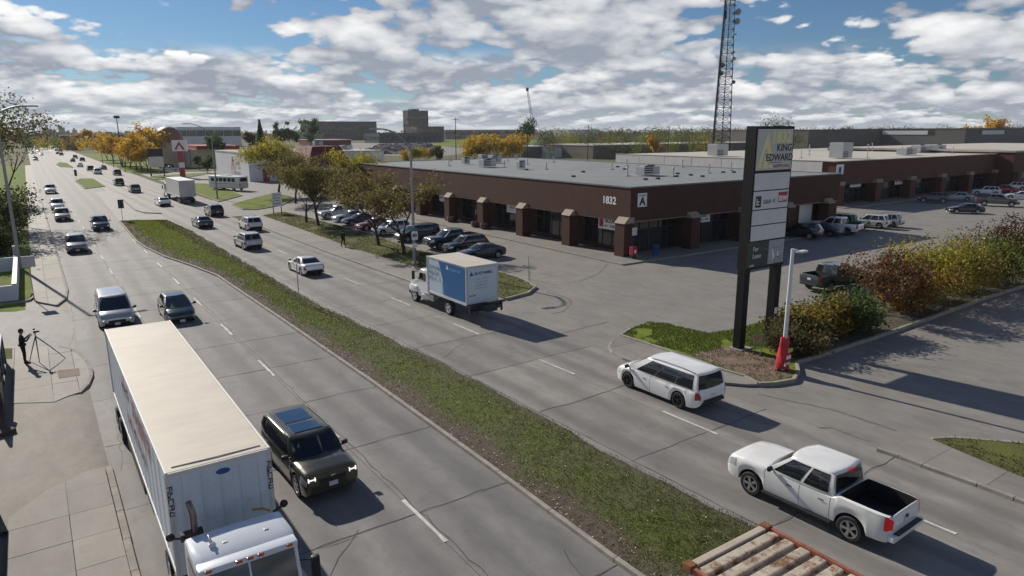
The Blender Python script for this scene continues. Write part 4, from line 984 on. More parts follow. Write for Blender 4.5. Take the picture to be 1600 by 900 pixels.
b = B(); b.box((-4.15, 0, .82), (.5, 2.3, .1), .02); b.box((-4.3, 0, 1.05), (.08, 2.25, .3), .01); b.done('lift_gate', M['black'], t)
for sd in (1, -1): B().box((-4.35, sd*1.2, .85), (.1, .12, .55), .02).done('lift_post', M['darksteel'], t); B().box((-4.36, sd*.75, .7), (.04, .22, .1), .01).done('taillight', M['red_lens'], t); B().box((1.0, sd*1.0, .75), (1.3, .35, .45), .04).done('fuel_tank', M['steel'], t)
# white semi further along, and a parked motor coach
t = thing('semi_truck', 'white semi truck with long box trailer beyond the median tip', 'truck', (21.6, 136.5, 0), UP)
box_body(t, -7.6, 4.2, 2.55, 1.15, 3.95, grimy('dusty_white', (.62, .61, .59)), M['white'], M['offwhite']); conv_cab(t, 4.8, 2.4, WHITE, 2.9, 1.5)
B().box((-1, 0, .95), (14, .9, .3)).done('chassis', M['darksteel'], t); truck_wheels(t, [(7.6, 1), (7.6, -1), (3.8, 1), (3.8, -1), (-5.2, 1), (-5.2, -1), (-6.4, 1), (-6.4, -1)], .5, .34)
for sd in (.6, -.6): B().box((-7.62, sd, 2.5), (.03, 1.1, 2.4)).done('rear_door', M['offwhite'], t)
B().box((-7.75, 0, .7), (.12, 2.2, .2)).done('rear_bumper', M['darksteel'], t)
p = g(358, 297); t = thing('motor_coach', 'white motor coach parked by the white building with red logo', 'bus', (p.x, p.y, 0), 2.05)
b = B(); b.box((0, 0, 1.75), (9.2, 2.45, 2.5), .22); b.done('body', M['white'], t, 40)
for sd in (1, -1):
    for k in range(6): B().box((3.3-k*1.25, sd*1.235, 2.25), (1.0, .02, .75), .005).done('side_window', M['glass'], t)
    B().box((-.3, sd*1.236, 1.45), (8.2, .015, .07)).done('stripe', plain('red_stripe', (.4, .05, .04), .5), t)
B().box((4.61, 0, 2.2), (.02, 2.0, 1.0)).done('windshield', M['glass'], t); B().box((-4.61, 0, 2.3), (.02, 1.7, .7)).done('rear_window', M['glass'], t)
for sd in (1, -1): B().box((-4.61, sd*1.0, 1.3), (.03, .16, .3)).done('taillight', M['red_lens'], t)
B().box((0.5, 0, 3.05), (2.2, 1.2, .2), .05).done('roof_unit', M['white'], t); truck_wheels(t, [(2.8, 1.0), (2.8, -1.0), (-2.6, 1.0), (-2.6, -1.0)], .48, .3)
# ================================================================ buildings
def bx(t, name, x0, x1, y0, y1, z0, z1, mat, bev=0.): return B().box(((x0+x1)/2, (y0+y1)/2, (z0+z1)/2), (abs(x1-x0), abs(y1-y0), abs(z1-z0)), bev).done(name, mat, t)
def roof_vent(t, x, y, z, h=.9):
    b = B(); b.box((x, y, z+.06), (.5, .5, .12), .02); b.tube([(x, y, z), (x, y, z+h)], .07, 8); b.lathe([(.05, 0), (.16, .02), (.13, .12), (.02, .16)], c=(x, y, z+h), n=10); b.done('roof_vent', M['steel'], t, 40)
def hvac(t, x, y, z, sx=2.4, sy=1.6, sz=1.2):
    o = bx(t, 'air_unit', x-sx/2, x+sx/2, y-sy/2, y+sy/2, z+.15, z+.15+sz, M['steel'], .05)
    for k in range(4): bx(o, 'louvre', x-sx/2-.02, x+sx/2*.1, y-sy/2-.03, y-sy/2+.01, z+.35+k*.25, z+.47+k*.25, M['darksteel'])
    B().lathe([(.45, 0), (.45, .12), (.38, .14), (.02, .14)], c=(x+sx*.2, y, z+.15+sz), n=14).done('fan', M['darksteel'], o, 40)
def shop_bay(t, p0, p1, nrm, z0, z1, n, door=None):
    """a recessed shop front between two pillars: frame, panes, sill"""
    p0, p1, nrm = Vector((*p0, 0)), Vector((*p1, 0)), Vector((*nrm, 0)); d = (p1-p0); L = d.length; d.normalize(); ang = math.atan2(d.y, d.x)
    def lb(b, s0, s1, za, zb, o0, o1): 
        c = p0+d*((s0+s1)/2)+nrm*((o0+o1)/2)+Vector((0, 0, (za+zb)/2)); b.box(c, (s1-s0, abs(o1-o0), zb-za), 0, ang)
    b = B()
    for k in range(n+1): lb(b, L*k/n-.05 if k else 0, L*k/n+.05 if k < n else L, z0, z1, .0, .08)
    lb(b, 0, L, z1-.08, z1, -.01, .075); lb(b, 0, L, z0, z0+.07, -.01, .075); lb(b, 0, L, z1*.72, z1*.72+.07, -.01, .07)
    w = b.done('window', M['frame'], t)
    for k in range(n):
        for za, zb in ((z0+.07, z1*.72), (z1*.72+.07, z1-.08)):
            b = B(); lb(b, L*k/n+.05, L*(k+1)/n-.05, za, zb, .0, .03); b.done('pane', M['shopglass'], w)
# ---- the near brown brick shop block
A_X, A_Y, A_X1, A_Y1 = 46.3, 47.3, 81.5, 115.5
t = thing('brick_building', 'brown brick shop block with grey flat roof numbered on the corner', 'building')
bx(t, 'wall', A_X+1.4, A_X1, A_Y+1.4, A_Y1, 0, 3.6, M['brick'])
bx(t, 'fascia', A_X, A_X1+.2, A_Y, A_Y1, 3.45, 6.62, M['brick'])
bx(t, 'soffit', A_X+.05, A_X1, A_Y+.05, A_Y1, 3.36, 3.447, M['stone'])
bx(t, 'roof', A_X+.3, A_X1-.1, A_Y+.3, A_Y1-.3, 6.6, 6.66, M['roofgrey'])
for nm, a in (('coping', (A_X-.06, A_X+.3, A_Y-.06, A_Y1)), ('coping', (A_X+.302, A_X1+.26, A_Y-.06, A_Y+.3)), ('coping', (A_X1-.1, A_X1+.26, A_Y+.302, A_Y1)), ('coping', (A_X+.302, A_X1-.102, A_Y1-.3, A_Y1+.05))): bx(t, nm, *a, 6.622, 6.76, M['roofgrey'])
ys = [A_Y+.35+8.45*k for k in range(9)]
slope = M['stone']
def pillar(x, y, ax):
    bx(t, 'pillar', x-.65, x+.65, y-.65, y+.65, 0, 3.3, M['brick'])
    if ax == 'x': pts = [(x-.72, y-.7, 3.3), (x-.72, y+.7, 3.3), (x+.6, y+.7, 3.3), (x+.6, y-.7, 3.3), (x-.15, y-.7, 3.85), (x-.15, y+.7, 3.85), (x+.6, y+.7, 3.85), (x+.6, y-.7, 3.85)]
    else: pts = [(x-.7, y-.72, 3.3), (x-.7, y+.6, 3.3), (x+.7, y+.6, 3.3), (x+.7, y-.72, 3.3), (x-.7, y-.15, 3.85), (x-.7, y+.6, 3.85), (x+.7, y+.6, 3.85), (x+.7, y-.15, 3.85)]
    b = B(); v = [b.bm.verts.new(p) for p in pts]
    for f in ((0, 1, 2, 3), (4, 5, 6, 7), (0, 1, 5, 4), (1, 2, 6, 5), (2, 3, 7, 6), (3, 0, 4, 7)): b.bm.faces.new([v[i] for i in f])
    b.done('pillar_cap', slope, t)
for k, y in enumerate(ys): pillar(A_X-.05, y+(.3 if k == 0 else 0), 'x')
for k in range(8): shop_bay(t, (A_X+1.36, ys[k]+.7), (A_X+1.36, ys[k+1]-.7), (-1, 0), .5, 3.3, 5)
xs2 = [A_X+8.6+8.1*k for k in range(4)]
for x in xs2: pillar(x, A_Y-.05, 'y')
xe = [A_X+.6]+xs2+[A_X1]
for k in range(5):
    if k < 3: shop_bay(t, (xe[k+1]-.75, A_Y+1.36), (xe[k]+.75, A_Y+1.36), (0, -1), .25, 3.3, 5)
bx(t, 'garage_door', xe[4]-3.6, xe[4]-1.0, A_Y+1.25, A_Y+1.34, 0, 3.1, M['white'])
bx(t, 'wall_end', A_X1-2.2, A_X1, A_Y+.02, A_Y+1.4, 0, 3.3, M['brick'])
wht = plain('white_sign', (.8, .8, .8), .6); nav = plain('navy_ink', (.02, .04, .14), .6); redk = plain('red_ink', (.4, .03, .05), .6)
lettering('1832', 1.0, wht, t, (A_X-.012, ys[0]+2.6, 5.25), math.pi, .03)
bx(t, 'sign_board', A_X+.9, A_X+2.1, A_Y-.06, A_Y-.01, 4.8, 6.1, wht); lettering('A', 1.05, M['black'], t, (A_X+1.5, A_Y-.068, 5.3), -math.pi/2, .05); bx(t, 'sign_stripe', A_X+1.0, A_X+2.0, A_Y-.066, A_Y-.062, 5.82, 5.95, M['greypole'])
def shop_sign(y0, y1, z0, z1, seed, mark):
    o = bx(t, 'sign_board', A_X+.98, A_X+1.06, y0, y1, z0, z1, wht); q = Vector((A_X+.972, y1-.2, (z0+z1)/2))
    if mark == 'logo':
        bx(t, 'sign_logo', A_X+.965, A_X+.975, y1-.75, y1-.15, z0+.2, z1-.15, redk); lettering('ECON', .55, nav, t, (A_X+.968, (y0+y1)/2-.35, z0+.85), math.pi, .02); marks(t, (A_X+.97, y1-.95, z0+.35), (0, -1, 0), 8, .24, nav, .2, seed)
    else: marks(t, q+Vector((0, 0, .1)), (0, -1, 0), 7, .3, M['darksteel'], .24, seed); marks(t, q+Vector((0, -.1, -.25)), (0, -1, 0), 9, .12, M['greypole'], .16, seed+1)
shop_sign(ys[0]+2.2, ys[0]+5.2, 2.2, 3.5, 1, 'logo'); shop_sign(ys[2]+2.6, ys[2]+5.0, 2.3, 3.4, 5, 0); shop_sign(ys[4]+2.6, ys[4]+5.0, 2.3, 3.2, 9, 0)
bx(t, 'sign_board', A_X-.1, A_X+.5, A_Y-.5, A_Y-.44, 2.2, 2.95, M['offwhite'])
o = bx(t, 'sign_board', xe[1]+1.0, xe[1]+4.0, A_Y+.9, A_Y+.98, 2.45, 3.4, wht); bx(t, 'sign_logo', xe[1]+1.15, xe[1]+1.85, A_Y+.888, A_Y+.896, 2.55, 3.3, redk); marks(t, (xe[1]+2.5, A_Y+.888, 3.1), (1, 0, 0), 5, .2, nav, .2, 3); marks(t, (xe[1]+2.0, A_Y+.888, 2.75), (1, 0, 0), 9, .2, nav, .2, 4)
for x, y, h in [(82, 110, .9), (75, 104, 1.0), (66, 111, .9), (60, 86, 1.0), (62, 78, .9), (70, 72, 1.1), (80, 78, 1.0), (84, 70, 1.1), (74, 58, 1.2), (60, 60, 1.2), (64, 56, 1.1), (82, 60, 1.1), (85, 54, 1.0), (55, 95, .8), (79, 95, .9), (70, 92, .8), (52, 103, .9), (78, 52.5, 1.1)]: roof_vent(t, A_X+(x-46.3)*.86, y, 6.66, h*.85)
for a in ((62.5, 59.5, 3.0, 1.8, 1.2), (57.5, 88, 2.6, 1.8, 1.3), (60, 98, 1.2, 1.2, 1.1), (67, 99, 2.2, 1.6, 1.4), (58, 80, 1.2, 1.0, 1.2), (74, 112, 2.6, 1.8, 1.1)): hvac(t, A_X+(a[0]-46.3)*.9, a[1], 6.66, a[2]*.85, a[3]*.85, a[4]*.8)
r_ = random.Random(4)
for k in range(16): x, y = r_.uniform(50, 79), r_.uniform(51, 80); bx(t, 'pipe_block', x, x+.4, y, y+.3, 6.66, 6.86, M['darksteel'])
# pavement round the shops
w7 = structure(B().prism([(A_X-3.1, A_Y-2.4), (A_X1+2, A_Y-2.4), (A_X1+2, A_Y+1.5), (A_X+1.5, A_Y+1.5), (A_X+1.5, A_Y1), (A_X-3.1, A_Y1)], -.03, .12).done('shop_pavement', M['walk']))
kerb_line(w7, [(A_X1+2, A_Y-2.45), (A_X-3.1, A_Y-2.45), (A_X-3.15, A_Y1)], .13, .16, 5)
# ---- second brick block to the right, with its white flank wall
t = thing('brick_building', 'long red brown brick block with white flank wall at the right', 'building')
C0, C1, CY, CD = 104.5, 186.5, 61.5, 50
bx(t, 'wall', C0, C1, CY+1.2, CY+CD, 0, 6.9, M['brick2']); bx(t, 'fascia', C0-.05, C1+.2, CY, CY+1.198, 3.3, 7.0, M['brick2'])
bx(t, 'flank_wall', C0-.22, C0-.055, CY+2.2, CY+CD, 0, 6.95, M['offwhite']); bx(t, 'roof', C0+.3, C1-.2, CY+.4, CY+CD-.3, 6.95, 7.04, M['rooflight'])
for a in ((C0-.25, C1+.3, CY-.05, CY+.38), (C0-.25, C0+.28, CY+.385, CY+CD), (C1-.18, C1+.3, CY+.385, CY+CD)): bx(t, 'coping', *a, 7.005, 7.14, M['rooflight'])
for k in range(6): bx(t, 'panel_joint', C0-.235, C0-.222, CY+8+7*k, CY+8.06+7*k, .2, 6.9, M['greypole'])
cx = [C0+1+11.4*k for k in range(8)]
for x in cx:
    bx(t, 'pillar', x-.9, x+.9, CY-.7, CY+1.1, 0, 3.3, M['brick2']); bx(t, 'pillar_cap', x-.95, x+.95, CY-.75, CY-.003, 3.3, 3.9, M['stone'])
for k in range(7):
    shop_bay(t, (cx[k+1]-1, CY+1.16), (cx[k]+1, CY+1.16), (0, -1), .3, 3.2, 5)
for k, (f, zz) in enumerate(((.35, 2.7), (1.6, 2.5), (5.3, 2.6), (6.4, 2.8))):
    x = C0+11.4*f+2; bx(t, 'sign_board', x, x+3.2, CY+.7, CY+.78, zz, zz+1.1, wht); marks(t, (x+.4, CY+.69, zz+.6), (1, 0, 0), 8, .4, M['darksteel'], .3, k)
bx(t, 'sign_board', C0+.1, C0+2.2, CY-.06, CY-.008, 5.0, 6.6, wht); bx(t, 'sign_logo', C0+.8, C0+1.5, CY-.07, CY-.064, 5.3, 6.2, nav)
lettering('D', 1.9, wht, t, (C1-2.5, CY-.02, 5.4), -math.pi/2, .06)
for x, y, h in [(C0+9, CY+12, 1.2), (C0+20, CY+6, 2.2), (C0+24, CY+20, 1.4), (C0+40, CY+10, 1.4), (C0+55, CY+7, 1.3), (C0+57, CY+25, 1.2), (C0+30, CY+38, 1.8), (C0+66, CY+30, 1.6), (C0+46, CY+34, 1.4)]: roof_vent(t, x, y, 7.04, h)
for a in ((C0+13, CY+7, 3.0, 2.6, 2.6), (C0+6, CY+28, 3.2, 2.4, 2.2), (C0+38, CY+8, 4, 2, 1.2), (C0+56, CY+14, 4, 2.2, 1.4), (C0+24, CY+30, 4, 2.4, 1.6), (C0+64, CY+14, 3.4, 2, 1.4)): hvac(t, a[0], a[1], 7.04, *a[2:])
w8 = structure(B().prism(rect(C0-1, C1+2, CY-2.6, CY+1.2), -.03, .12).done('shop_pavement', M['walk'])); kerb_line(w8, [(C0-1, CY-2.65), (C1+2, CY-2.65)], .13, .16, 8)
bin_ = B().lathe([(.3, 0), (.32, .9), (.34, .95), (.3, 1.0), (.02, 1.02)], n=14).done('waste_drum', plain('blue_drum', (.015, .07, .25), .5), None, 40); bin_.location = (A_X+2.6, A_Y-1.0, .12); tag(bin_, 'blue waste drum at the corner of the brown shop block', 'bin')
t = thing('newspaper_box', 'red newspaper box at the corner of the brown shop block', 'box', (A_X-.4, A_Y-1.0, .12)); B().box((0, 0, .75), (.6, .5, .8), .03).done('cabinet', plain('red_box', (.34, .02, .05), .4), t); B().box((0, 0, .2), (.45, .4, .36), .02).done('stand', M['darksteel'], t); B().box((0, -.26, .7), (.3, .02, .3)).done('front_card', wht, t)
for k, (y, w_) in enumerate(((ys[3]+.9, 'left'), (ys[3]-1.2, 'middle'), (ys[4]-1.4, 'right'))):
    t = thing('planter', ['brown round planter beside the third pillar from the corner', 'brown round planter between two shop doors', 'brown round planter nearest the island trees'][k], 'planter', (A_X-.9, y, .12))
    B().lathe([(.3, 0), (.5, .2), (.52, .5), (.45, .72), (.4, .72), (.38, .6)], n=16).done('tub', plain('brown_tub', (.13, .08, .055), .8, var=.3), t, 40); B().lathe([(.38, .58), (.2, .66), (.02, .7)], n=12).done('soil', M['soil'], t, 40)
# ---- other buildings: front wall spans photo columns c0..c1 on the ground line of photo row yb
def ray_x(pxc, Y): d = _fw+_rt*((pxc-800)/FPX); return d.x/d.y*Y
def far_block(name, label, c0, c1, yb, ytop, depth, wall, roof, cat='building', rows=(), h=None):
    p = g((c0+c1)/2, yb); Y = p.y; x0, x1 = ray_x(c0, Y), ray_x(c1, Y); hh = h or height_at((x0+x1)/2, Y, ytop)
    t = thing(name, label, cat, (x0, Y, 0)); W = x1-x0
    bx(t, 'wall', 0, W, 0, depth, 0, hh, wall); bx(t, 'roof', -.15, W+.15, -.15, depth+.15, hh, hh+.35, roof)
    for (z0, z1, n, fr, mt) in rows:
        for k in range(n):
            xa = W*(k+.5-fr/2)/n; w = bx(t, 'window', xa, xa+W/n*fr, -.12, -.01, hh*z0, hh*z1, M['frame']); bx(w, 'pane', xa+W/n*fr*.08, xa+W/n*fr*.92, -.16, -.125, hh*z0+hh*(z1-z0)*.08, hh*z1-hh*(z1-z0)*.08, mt)
        m_ = max(1, int(n*depth/W))
        for k in range(m_):
            ya = depth*(k+.5-fr/2)/m_; w = bx(t, 'window', -.12, -.01, ya, ya+depth/m_*fr, hh*z0, hh*z1, M['frame']); bx(w, 'pane', -.16, -.125, ya+.1*depth/m_*fr, ya+depth/m_*fr*.9, hh*z0+hh*(z1-z0)*.08, hh*z1-hh*(z1-z0)*.08, mt)
    return t, W, hh
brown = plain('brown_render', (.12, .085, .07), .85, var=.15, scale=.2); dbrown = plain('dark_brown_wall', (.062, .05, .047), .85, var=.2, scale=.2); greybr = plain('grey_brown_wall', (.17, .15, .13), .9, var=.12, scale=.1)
redw = plain('red_brick_far', (.19, .065, .045), .85, var=.15, scale=.3); whtw = plain('white_wall_far', (.66, .67, .69), .7, var=.06, scale=.2); navyw = plain('navy_wall', (.025, .04, .065), .5, var=.1); creamw = plain('cream_wall', (.5, .42, .3), .8, var=.1, scale=.3)
# white building with red emblem along the road
WX, WY = 44.5, 178
t = thing('white_building', 'white block building with red emblem and red door behind the coach', 'building', (WX, WY, 0))
bx(t, 'wall', 0, 36, 0, 36, 0, 6.7, whtw); bx(t, 'roof', -.1, 36.1, -.1, 36.1, 6.7, 7.0, M['rooflight'])
rede = plain('emblem_red', (.42, .05, .06), .6)
for yy in (14.2, 17.2): B().face([(-.03, yy, 2.2), (-.03, yy+.8, 2.2), (-.03, 16.4, 5.6), (-.03, 15.8, 5.6)]).done('emblem', rede, t)
marks(t, (-.03, 13.2, 4.0), (0, -1, 0), 4, .9, rede, 1.3, 2); marks(t, (-.03, 13.2, 3.0), (0, -1, 0), 6, .6, M['greypole'], .9, 3); marks(t, (-.03, 18, 1.6), (0, -1, 0), 8, .7, rede, 1.2, 5)
bx(t, 'door', 3.2, 4.8, -.08, -.01, 0, 3.3, plain('red_door', (.3, .02, .03), .5)); bx(t, 'canopy', 2, 9, -1.0, -.01, 3.8, 4.05, M['black'])
for k in range(2): bx(t, 'window', 21+k*7, 25+k*7, -.08, -.01, 3.0, 4.6, M['shopglass'])
for x, y in ((4, 6), (7, 20), (28, 8), (31, 14), (22, 24)): hvac(t, x, y, 7.0, 2.6, 2, 1.1)
# dark brown building with the dark red mansard
t = thing('mansard_building', 'dark brown low building with steep dark red mansard roof', 'building', (47, 124, 0))
bx(t, 'wall', 0, 24, 0, 28, 0, 4.6, dbrown); bx(t, 'roof', -.2, 24.2, -.2, 28.2, 4.6, 4.9, plain('teal_edge', (.08, .12, .12), .6))
b = B(); v = [b.bm.verts.new(p) for p in ((-.5, 16, 4.9), (9, 16, 4.9), (9, 29, 4.9), (-.5, 29, 4.9), (1.2, 17.5, 9.0), (7.2, 17.5, 9.0), (7.2, 27, 9.0), (1.2, 27, 9.0))]
for f in ((0, 1, 5, 4), (1, 2, 6, 5), (2, 3, 7, 6), (3, 0, 4, 7), (4, 5, 6, 7)): b.bm.faces.new([v[i] for i in f])
b.done('mansard_roof', plain('dark_red_tiles', (.13, .022, .022), .7, var=.2, scale=.8), t); hvac(t, 4, 22, 9.0, 1.8, 1.4, .9)
for k in range(4): bx(t, 'window', -.08, -.01, 3+6*k, 6.5+6*k, 1.0, 3.2, M['shopglass'])
# domed building
p = g(300, 262); Y = p.y; X = p.x
t = thing('domed_building', 'cream building with red roof and copper brown dome', 'building', (X, Y, 0))
bx(t, 'wall', 0, 16, 0, 26, 0, 6.2, creamw); bx(t, 'tower_wall', -9, 0, 8, 17, 0, 9.0, creamw); bx(t, 'red_roof', 2, 16.4, -.4, 26.4, 6.2, 7.4, plain('red_roof', (.34, .05, .04), .7))
B().lathe([(4.9*math.cos(a), 4.9*math.sin(a)*1.0) for a in [R(q) for q in (-8, 0, 12, 25, 38, 51, 64, 76, 84)]], c=(-4.5, 12.5, 9.2), n=24).done('dome', plain('copper_dome', (.22, .11, .07), .5, .2, var=.2, scale=.6), t, 50)
for k in range(6): bx(t, 'window', -.08, -.01, .6+1.2*k, 1.4+1.2*k, 1.0, 4.6, M['shopglass']); bx(t, 'column', -.5, -.1, 1.45+1.2*k, 1.7+1.2*k, 0, 5.4, whtw)
far_block('office_building', 'long dark brown office building below the clouds', 497, 600, 219, 190, 30, dbrown, dbrown, rows=((.55, .75, 26, .6, M['shopglass']), (.25, .45, 26, .6, M['shopglass'])))
t, W, hh = far_block('tower_block', 'brown tower block with glazed upper floor', 647, 677, 219, 173, 16, dbrown, dbrown, rows=((.70, .82, 5, .8, M['shopglass']), (.45, .55, 5, .5, M['shopglass']), (.25, .35, 5, .5, M['shopglass'])))
bx(t, 'stair_tower', W*.3, W*.65, 6, 18, hh+.35, hh+2.5, dbrown)
for k in range(8): bx(t, 'mast', W*(k+.5)/8, W*(k+.5)/8+.3, 1, 1.3, hh+.3, hh+3.5, M['greypole'])
far_block('low_building', 'dark low commercial building in front of the tower block', 603, 697, 223, 208, 40, navyw, dbrown, rows=((.3, .7, 12, .6, M['shopglass']),))
far_block('low_building', 'brown low wing right of the tower block', 660, 700, 221, 198, 30, brown, dbrown, rows=((.6, .85, 6, .7, M['shopglass']),))
far_block('warehouse', 'pale grey long warehouse right of the tower block', 702, 832, 217, 203, 60, greybr, M['offwhite'], rows=((.55, .75, 14, .9, M['shopglass']),))
far_block('white_plant', 'large white industrial building with dark glass band', 303, 398, 229, 199, 40, whtw, whtw, rows=((.55, .85, 7, .94, M['shopglass']),))
far_block('navy_building', 'dark navy building left of the copper dome', 254, 282, 237, 208, 30, navyw, navyw, rows=((.3, .7, 4, .8, M['shopglass']),))
far_block('red_building', 'red brick low building behind the white roof', 503, 561, 238, 219, 25, redw, M['offwhite'], rows=((.2, .6, 6, .5, M['shopglass']),))
far_block('shop_building', 'brown shop building with pale gable left of the yellow trees', 128, 156, 234, 212, 16, brown, M['offwhite'], rows=((.2, .6, 5, .7, M['shopglass']),))
far_block('shop_building', 'brown shop building behind the yellow trees', 160, 250, 228, 211, 30, brown, greybr, rows=((.2, .6, 9, .7, M['shopglass']),))
far_block('shop_building', 'pale flat shop at the left end of the road', 70, 104, 230, 209, 30, greybr, M['offwhite'], rows=((.2, .6, 4, .7, M['shopglass']),))
far_block('shed', 'white metal roofed shed beside the dark green tree', 815, 856, 247, 230, 30, greybr, whtw, h=5.0)
far_block('shed', 'pink red roofed shed behind the grey roof', 852, 922, 246, 236, 18, whtw, plain('pink_red_roof', (.36, .16, .14), .7, var=.15), h=4.5)
far_block('warehouse', 'long flat brown warehouse behind the grey roof', 922, 1200, 244, 229, 40, greybr, M['rooflight'], h=5.6)
far_block('gable_hall', 'white hall with pitched pale roof among the trees', 885, 930, 220, 203, 30, whtw, M['offwhite'])
far_block('warehouse', 'very long grey brown warehouse below the right horizon', 1242, 1470, 238, 203, 60, greybr, greybr, rows=())
far_block('warehouse', 'grey warehouse continuing past the right edge', 1475, 1720, 236, 201, 60, plain('warm_grey_wall', (.15, .145, .14), .9, var=.1, scale=.1), greybr, rows=((.75, .95, 4, .5, whtw),))
t, W, hh = far_block('brick_building', 'brown brick block at the right edge behind the lot', 1553, 1760, 287, 237, 40, M['brick2'], M['rooflight'], h=7.4)
for k in range(6): bx(t, 'pillar', k*11, k*11+1.6, -1.2, -.2, 0, 3.6, M['brick2']); bx(t, 'window', k*11+2.4, k*11+10.2, -.1, -.01, .5, 3.3, M['shopglass'])
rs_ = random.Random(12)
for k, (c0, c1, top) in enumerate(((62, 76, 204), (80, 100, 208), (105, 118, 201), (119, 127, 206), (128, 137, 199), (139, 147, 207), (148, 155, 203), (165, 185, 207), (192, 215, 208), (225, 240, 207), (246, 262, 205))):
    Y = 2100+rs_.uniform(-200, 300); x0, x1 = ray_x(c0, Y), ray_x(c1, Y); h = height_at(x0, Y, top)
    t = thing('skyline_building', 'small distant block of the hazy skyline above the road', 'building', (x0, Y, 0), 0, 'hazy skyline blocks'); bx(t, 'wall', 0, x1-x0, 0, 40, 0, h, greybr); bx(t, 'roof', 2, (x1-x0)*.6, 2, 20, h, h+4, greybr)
# ================================================================ signs, lamps, masts
t = thing('pylon_sign', 'tall black pylon sign with street number panel and tenant boards', 'sign', (30.72, 22.52, .1))
W, D, H = 3.25, .62, 12.0
blk = plain('sign_black', (.006, .006, .008), .55, spec=.3); pan = plain('sign_panel', (.62, .63, .64), .5, var=.05, scale=1); panel_d = plain('sign_panel_grey', (.52, .51, .49), .5, var=.05)
for x in (0, W-.45): bx(t, 'post', x, x+.45, .08, D-.08, 0, 4.5, blk)
bx(t, 'cabinet', 0, W, 0.005, D-.005, 4.5, H, blk); bx(t, 'base', -.15, .85, -.15, D+.1, -.1, .1, M['kerb'])
def board(z0, z1, mt, x0=.12, x1=W-.12, nm='panel'): return bx(t, nm, x0, x1, -.03, .0, z0, z1, mt)
board(9.75, 11.85, panel_d)
for k, (a, b_) in enumerate(((8.72, 9.6), (7.72, 8.66), (6.9, 7.66), (6.05, 6.84))): board(a, b_, pan)
yel = plain('pale_yellow', (.78, .70, .33), .5)
def flat(pts, mt, nm='emblem', y=-.034): return B().face([(x, y, z) for x, z in pts]).done(nm, mt, t)
flat([(.2, 9.85), (.95, 11.75), (1.35, 10.6), (1.05, 10.3), (.95, 10.9), (.72, 10.75), (.55, 9.85)], yel); flat([(.7, 9.85), (.8, 10.4), (1.0, 10.45), (1.15, 9.85)], yel); flat([(1.15, 9.85), (1.3, 10.15), (1.6, 9.85)], yel)
def ltr(bod, s_, x, z, mt, bold=0., sx=1.): return lettering(bod, s_, mt, t, (x, -.04, z), -math.pi/2, bold, sx)
ltr('1832', .82, 2.12, 11.42, yel, .03, 1.05); ltr('KING', .52, 2.42, 10.88, M['black'], .008, 1.05); ltr('EDWARD', .52, 2.07, 10.38, M['black'], .008, 1.05); flat([(1.3, 10.12), (2.3, 10.12), (2.3, 10.15), (1.3, 10.15)], M['black'], 'rule')
marks(t, (1.6, -.036, 9.95), (1, 0, 0), 9, .15, redk, .155, 6)
flat([(.3, 7.82), (.78, 7.82), (.78, 8.42), (.3, 8.42)], M['black'], 'logo'); marks(t, (.42, -.037, 8.12), (1, 0, 0), 1, .34, wht, .28, 2); marks(t, (.98, -.036, 8.1), (1, 0, 0), 6, .2, M['darksteel'], .17, 8)
flat([(2.25, 8.0), (3.05, 8.0), (3.05, 8.55), (2.25, 8.55)], redk, 'logo'); o = ltr('SEW', .38, 2.65, 8.2, wht, .015)
flat([(.14, 6.5), (3.1, 6.5), (3.1, 6.62), (.14, 6.62)], plain('blurred_line', (.5, .47, .44), .6), 'rule') if False else None
dk = plain('dark_green_panel', (.02, .035, .035), .4); board(4.62, 5.99, dk, .0, 1.72); board(4.66, 5.96, plain('grey_photo_panel', (.33, .37, .40), .3), 1.76, W-.12)
ltr('For', .36, .62, 5.6, wht, 0, .9); ltr('Lease', .36, .75, 5.22, wht, 0, .9); flat([(1.05, 5.52), (3.0, 5.52), (3.0, 5.545), (1.05, 5.545)], plain('teal_rule', (.08, .2, .18), .5), 'rule')
flat([(2.05, 5.5), (2.12, 5.5), (2.32, 5.0), (2.2, 4.85)], wht, 'emblem'); flat([(2.55, 5.3), (2.65, 5.3), (2.66, 5.05), (2.54, 5.05)], wht, 'emblem'); marks(t, (.2, -.036, 4.72), (1, 0, 0), 4, .1, wht, .09, 3)
for k in range(3): marks(t, (2.3, -.036, 5.0-.13*k), (1, 0, 0), 8, .06, M['darksteel'], .085, 40+k)
for z in (1.1, .55): bx(t, 'notice', W-.45, W-.2, -.02, -.001, z+.6, z+.95, wht)
# small pale lamp with a red banner round its foot
p = g(1222, 582); t = thing('lamp_post', 'white lamp post with crumpled red banner at its foot', 'lamp', (p.x, p.y, .1))
wp = plain('white_post', (.62, .64, .67), .45); b = B(); b.tube([(0, 0, 0), (0, 0, 6.2)], [.11, .085], 12); b.done('pole', wp, t, 50); b = B(); b.tube([(0, 0, 6.15), (.3, -.05, 6.1)], .06, 8); b.box((.62, -.1, 6.02), (.62, .3, .1), .04); b.done('lamp_head', wp, t, 50)
b = B(); rows = []
for i in range(9):
    z = .15+i*.2; rad = .36-.022*i; rows.append([Vector((math.cos(a)*rad*(1+.22*math.sin(a*3+i)), math.sin(a)*rad*(1+.2*math.cos(a*4+i*1.3)), z+.05*math.sin(a*2+i))) for a in [2*math.pi*q/18 for q in range(18)]])
b.grid(rows, close_v=True); b.done('banner', plain('red_banner', (.45, .018, .03), .55, var=.3, scale=2), t, 60)
for k in range(3): B().box((.06-.08*k, -.31+.015*k, 1.15-.36*k), (.34, .08, .2), .04).done('banner_print', plain('banner_print', [(.6, .45, .08), (.7, .66, .64), (.72, .7, .7)][k], .6), t)
t = thing('shopping_cart', 'small metal shopping cart standing by the pylon sign', 'cart', (*g(1183, 556).xy, .14), .5)
b = B()
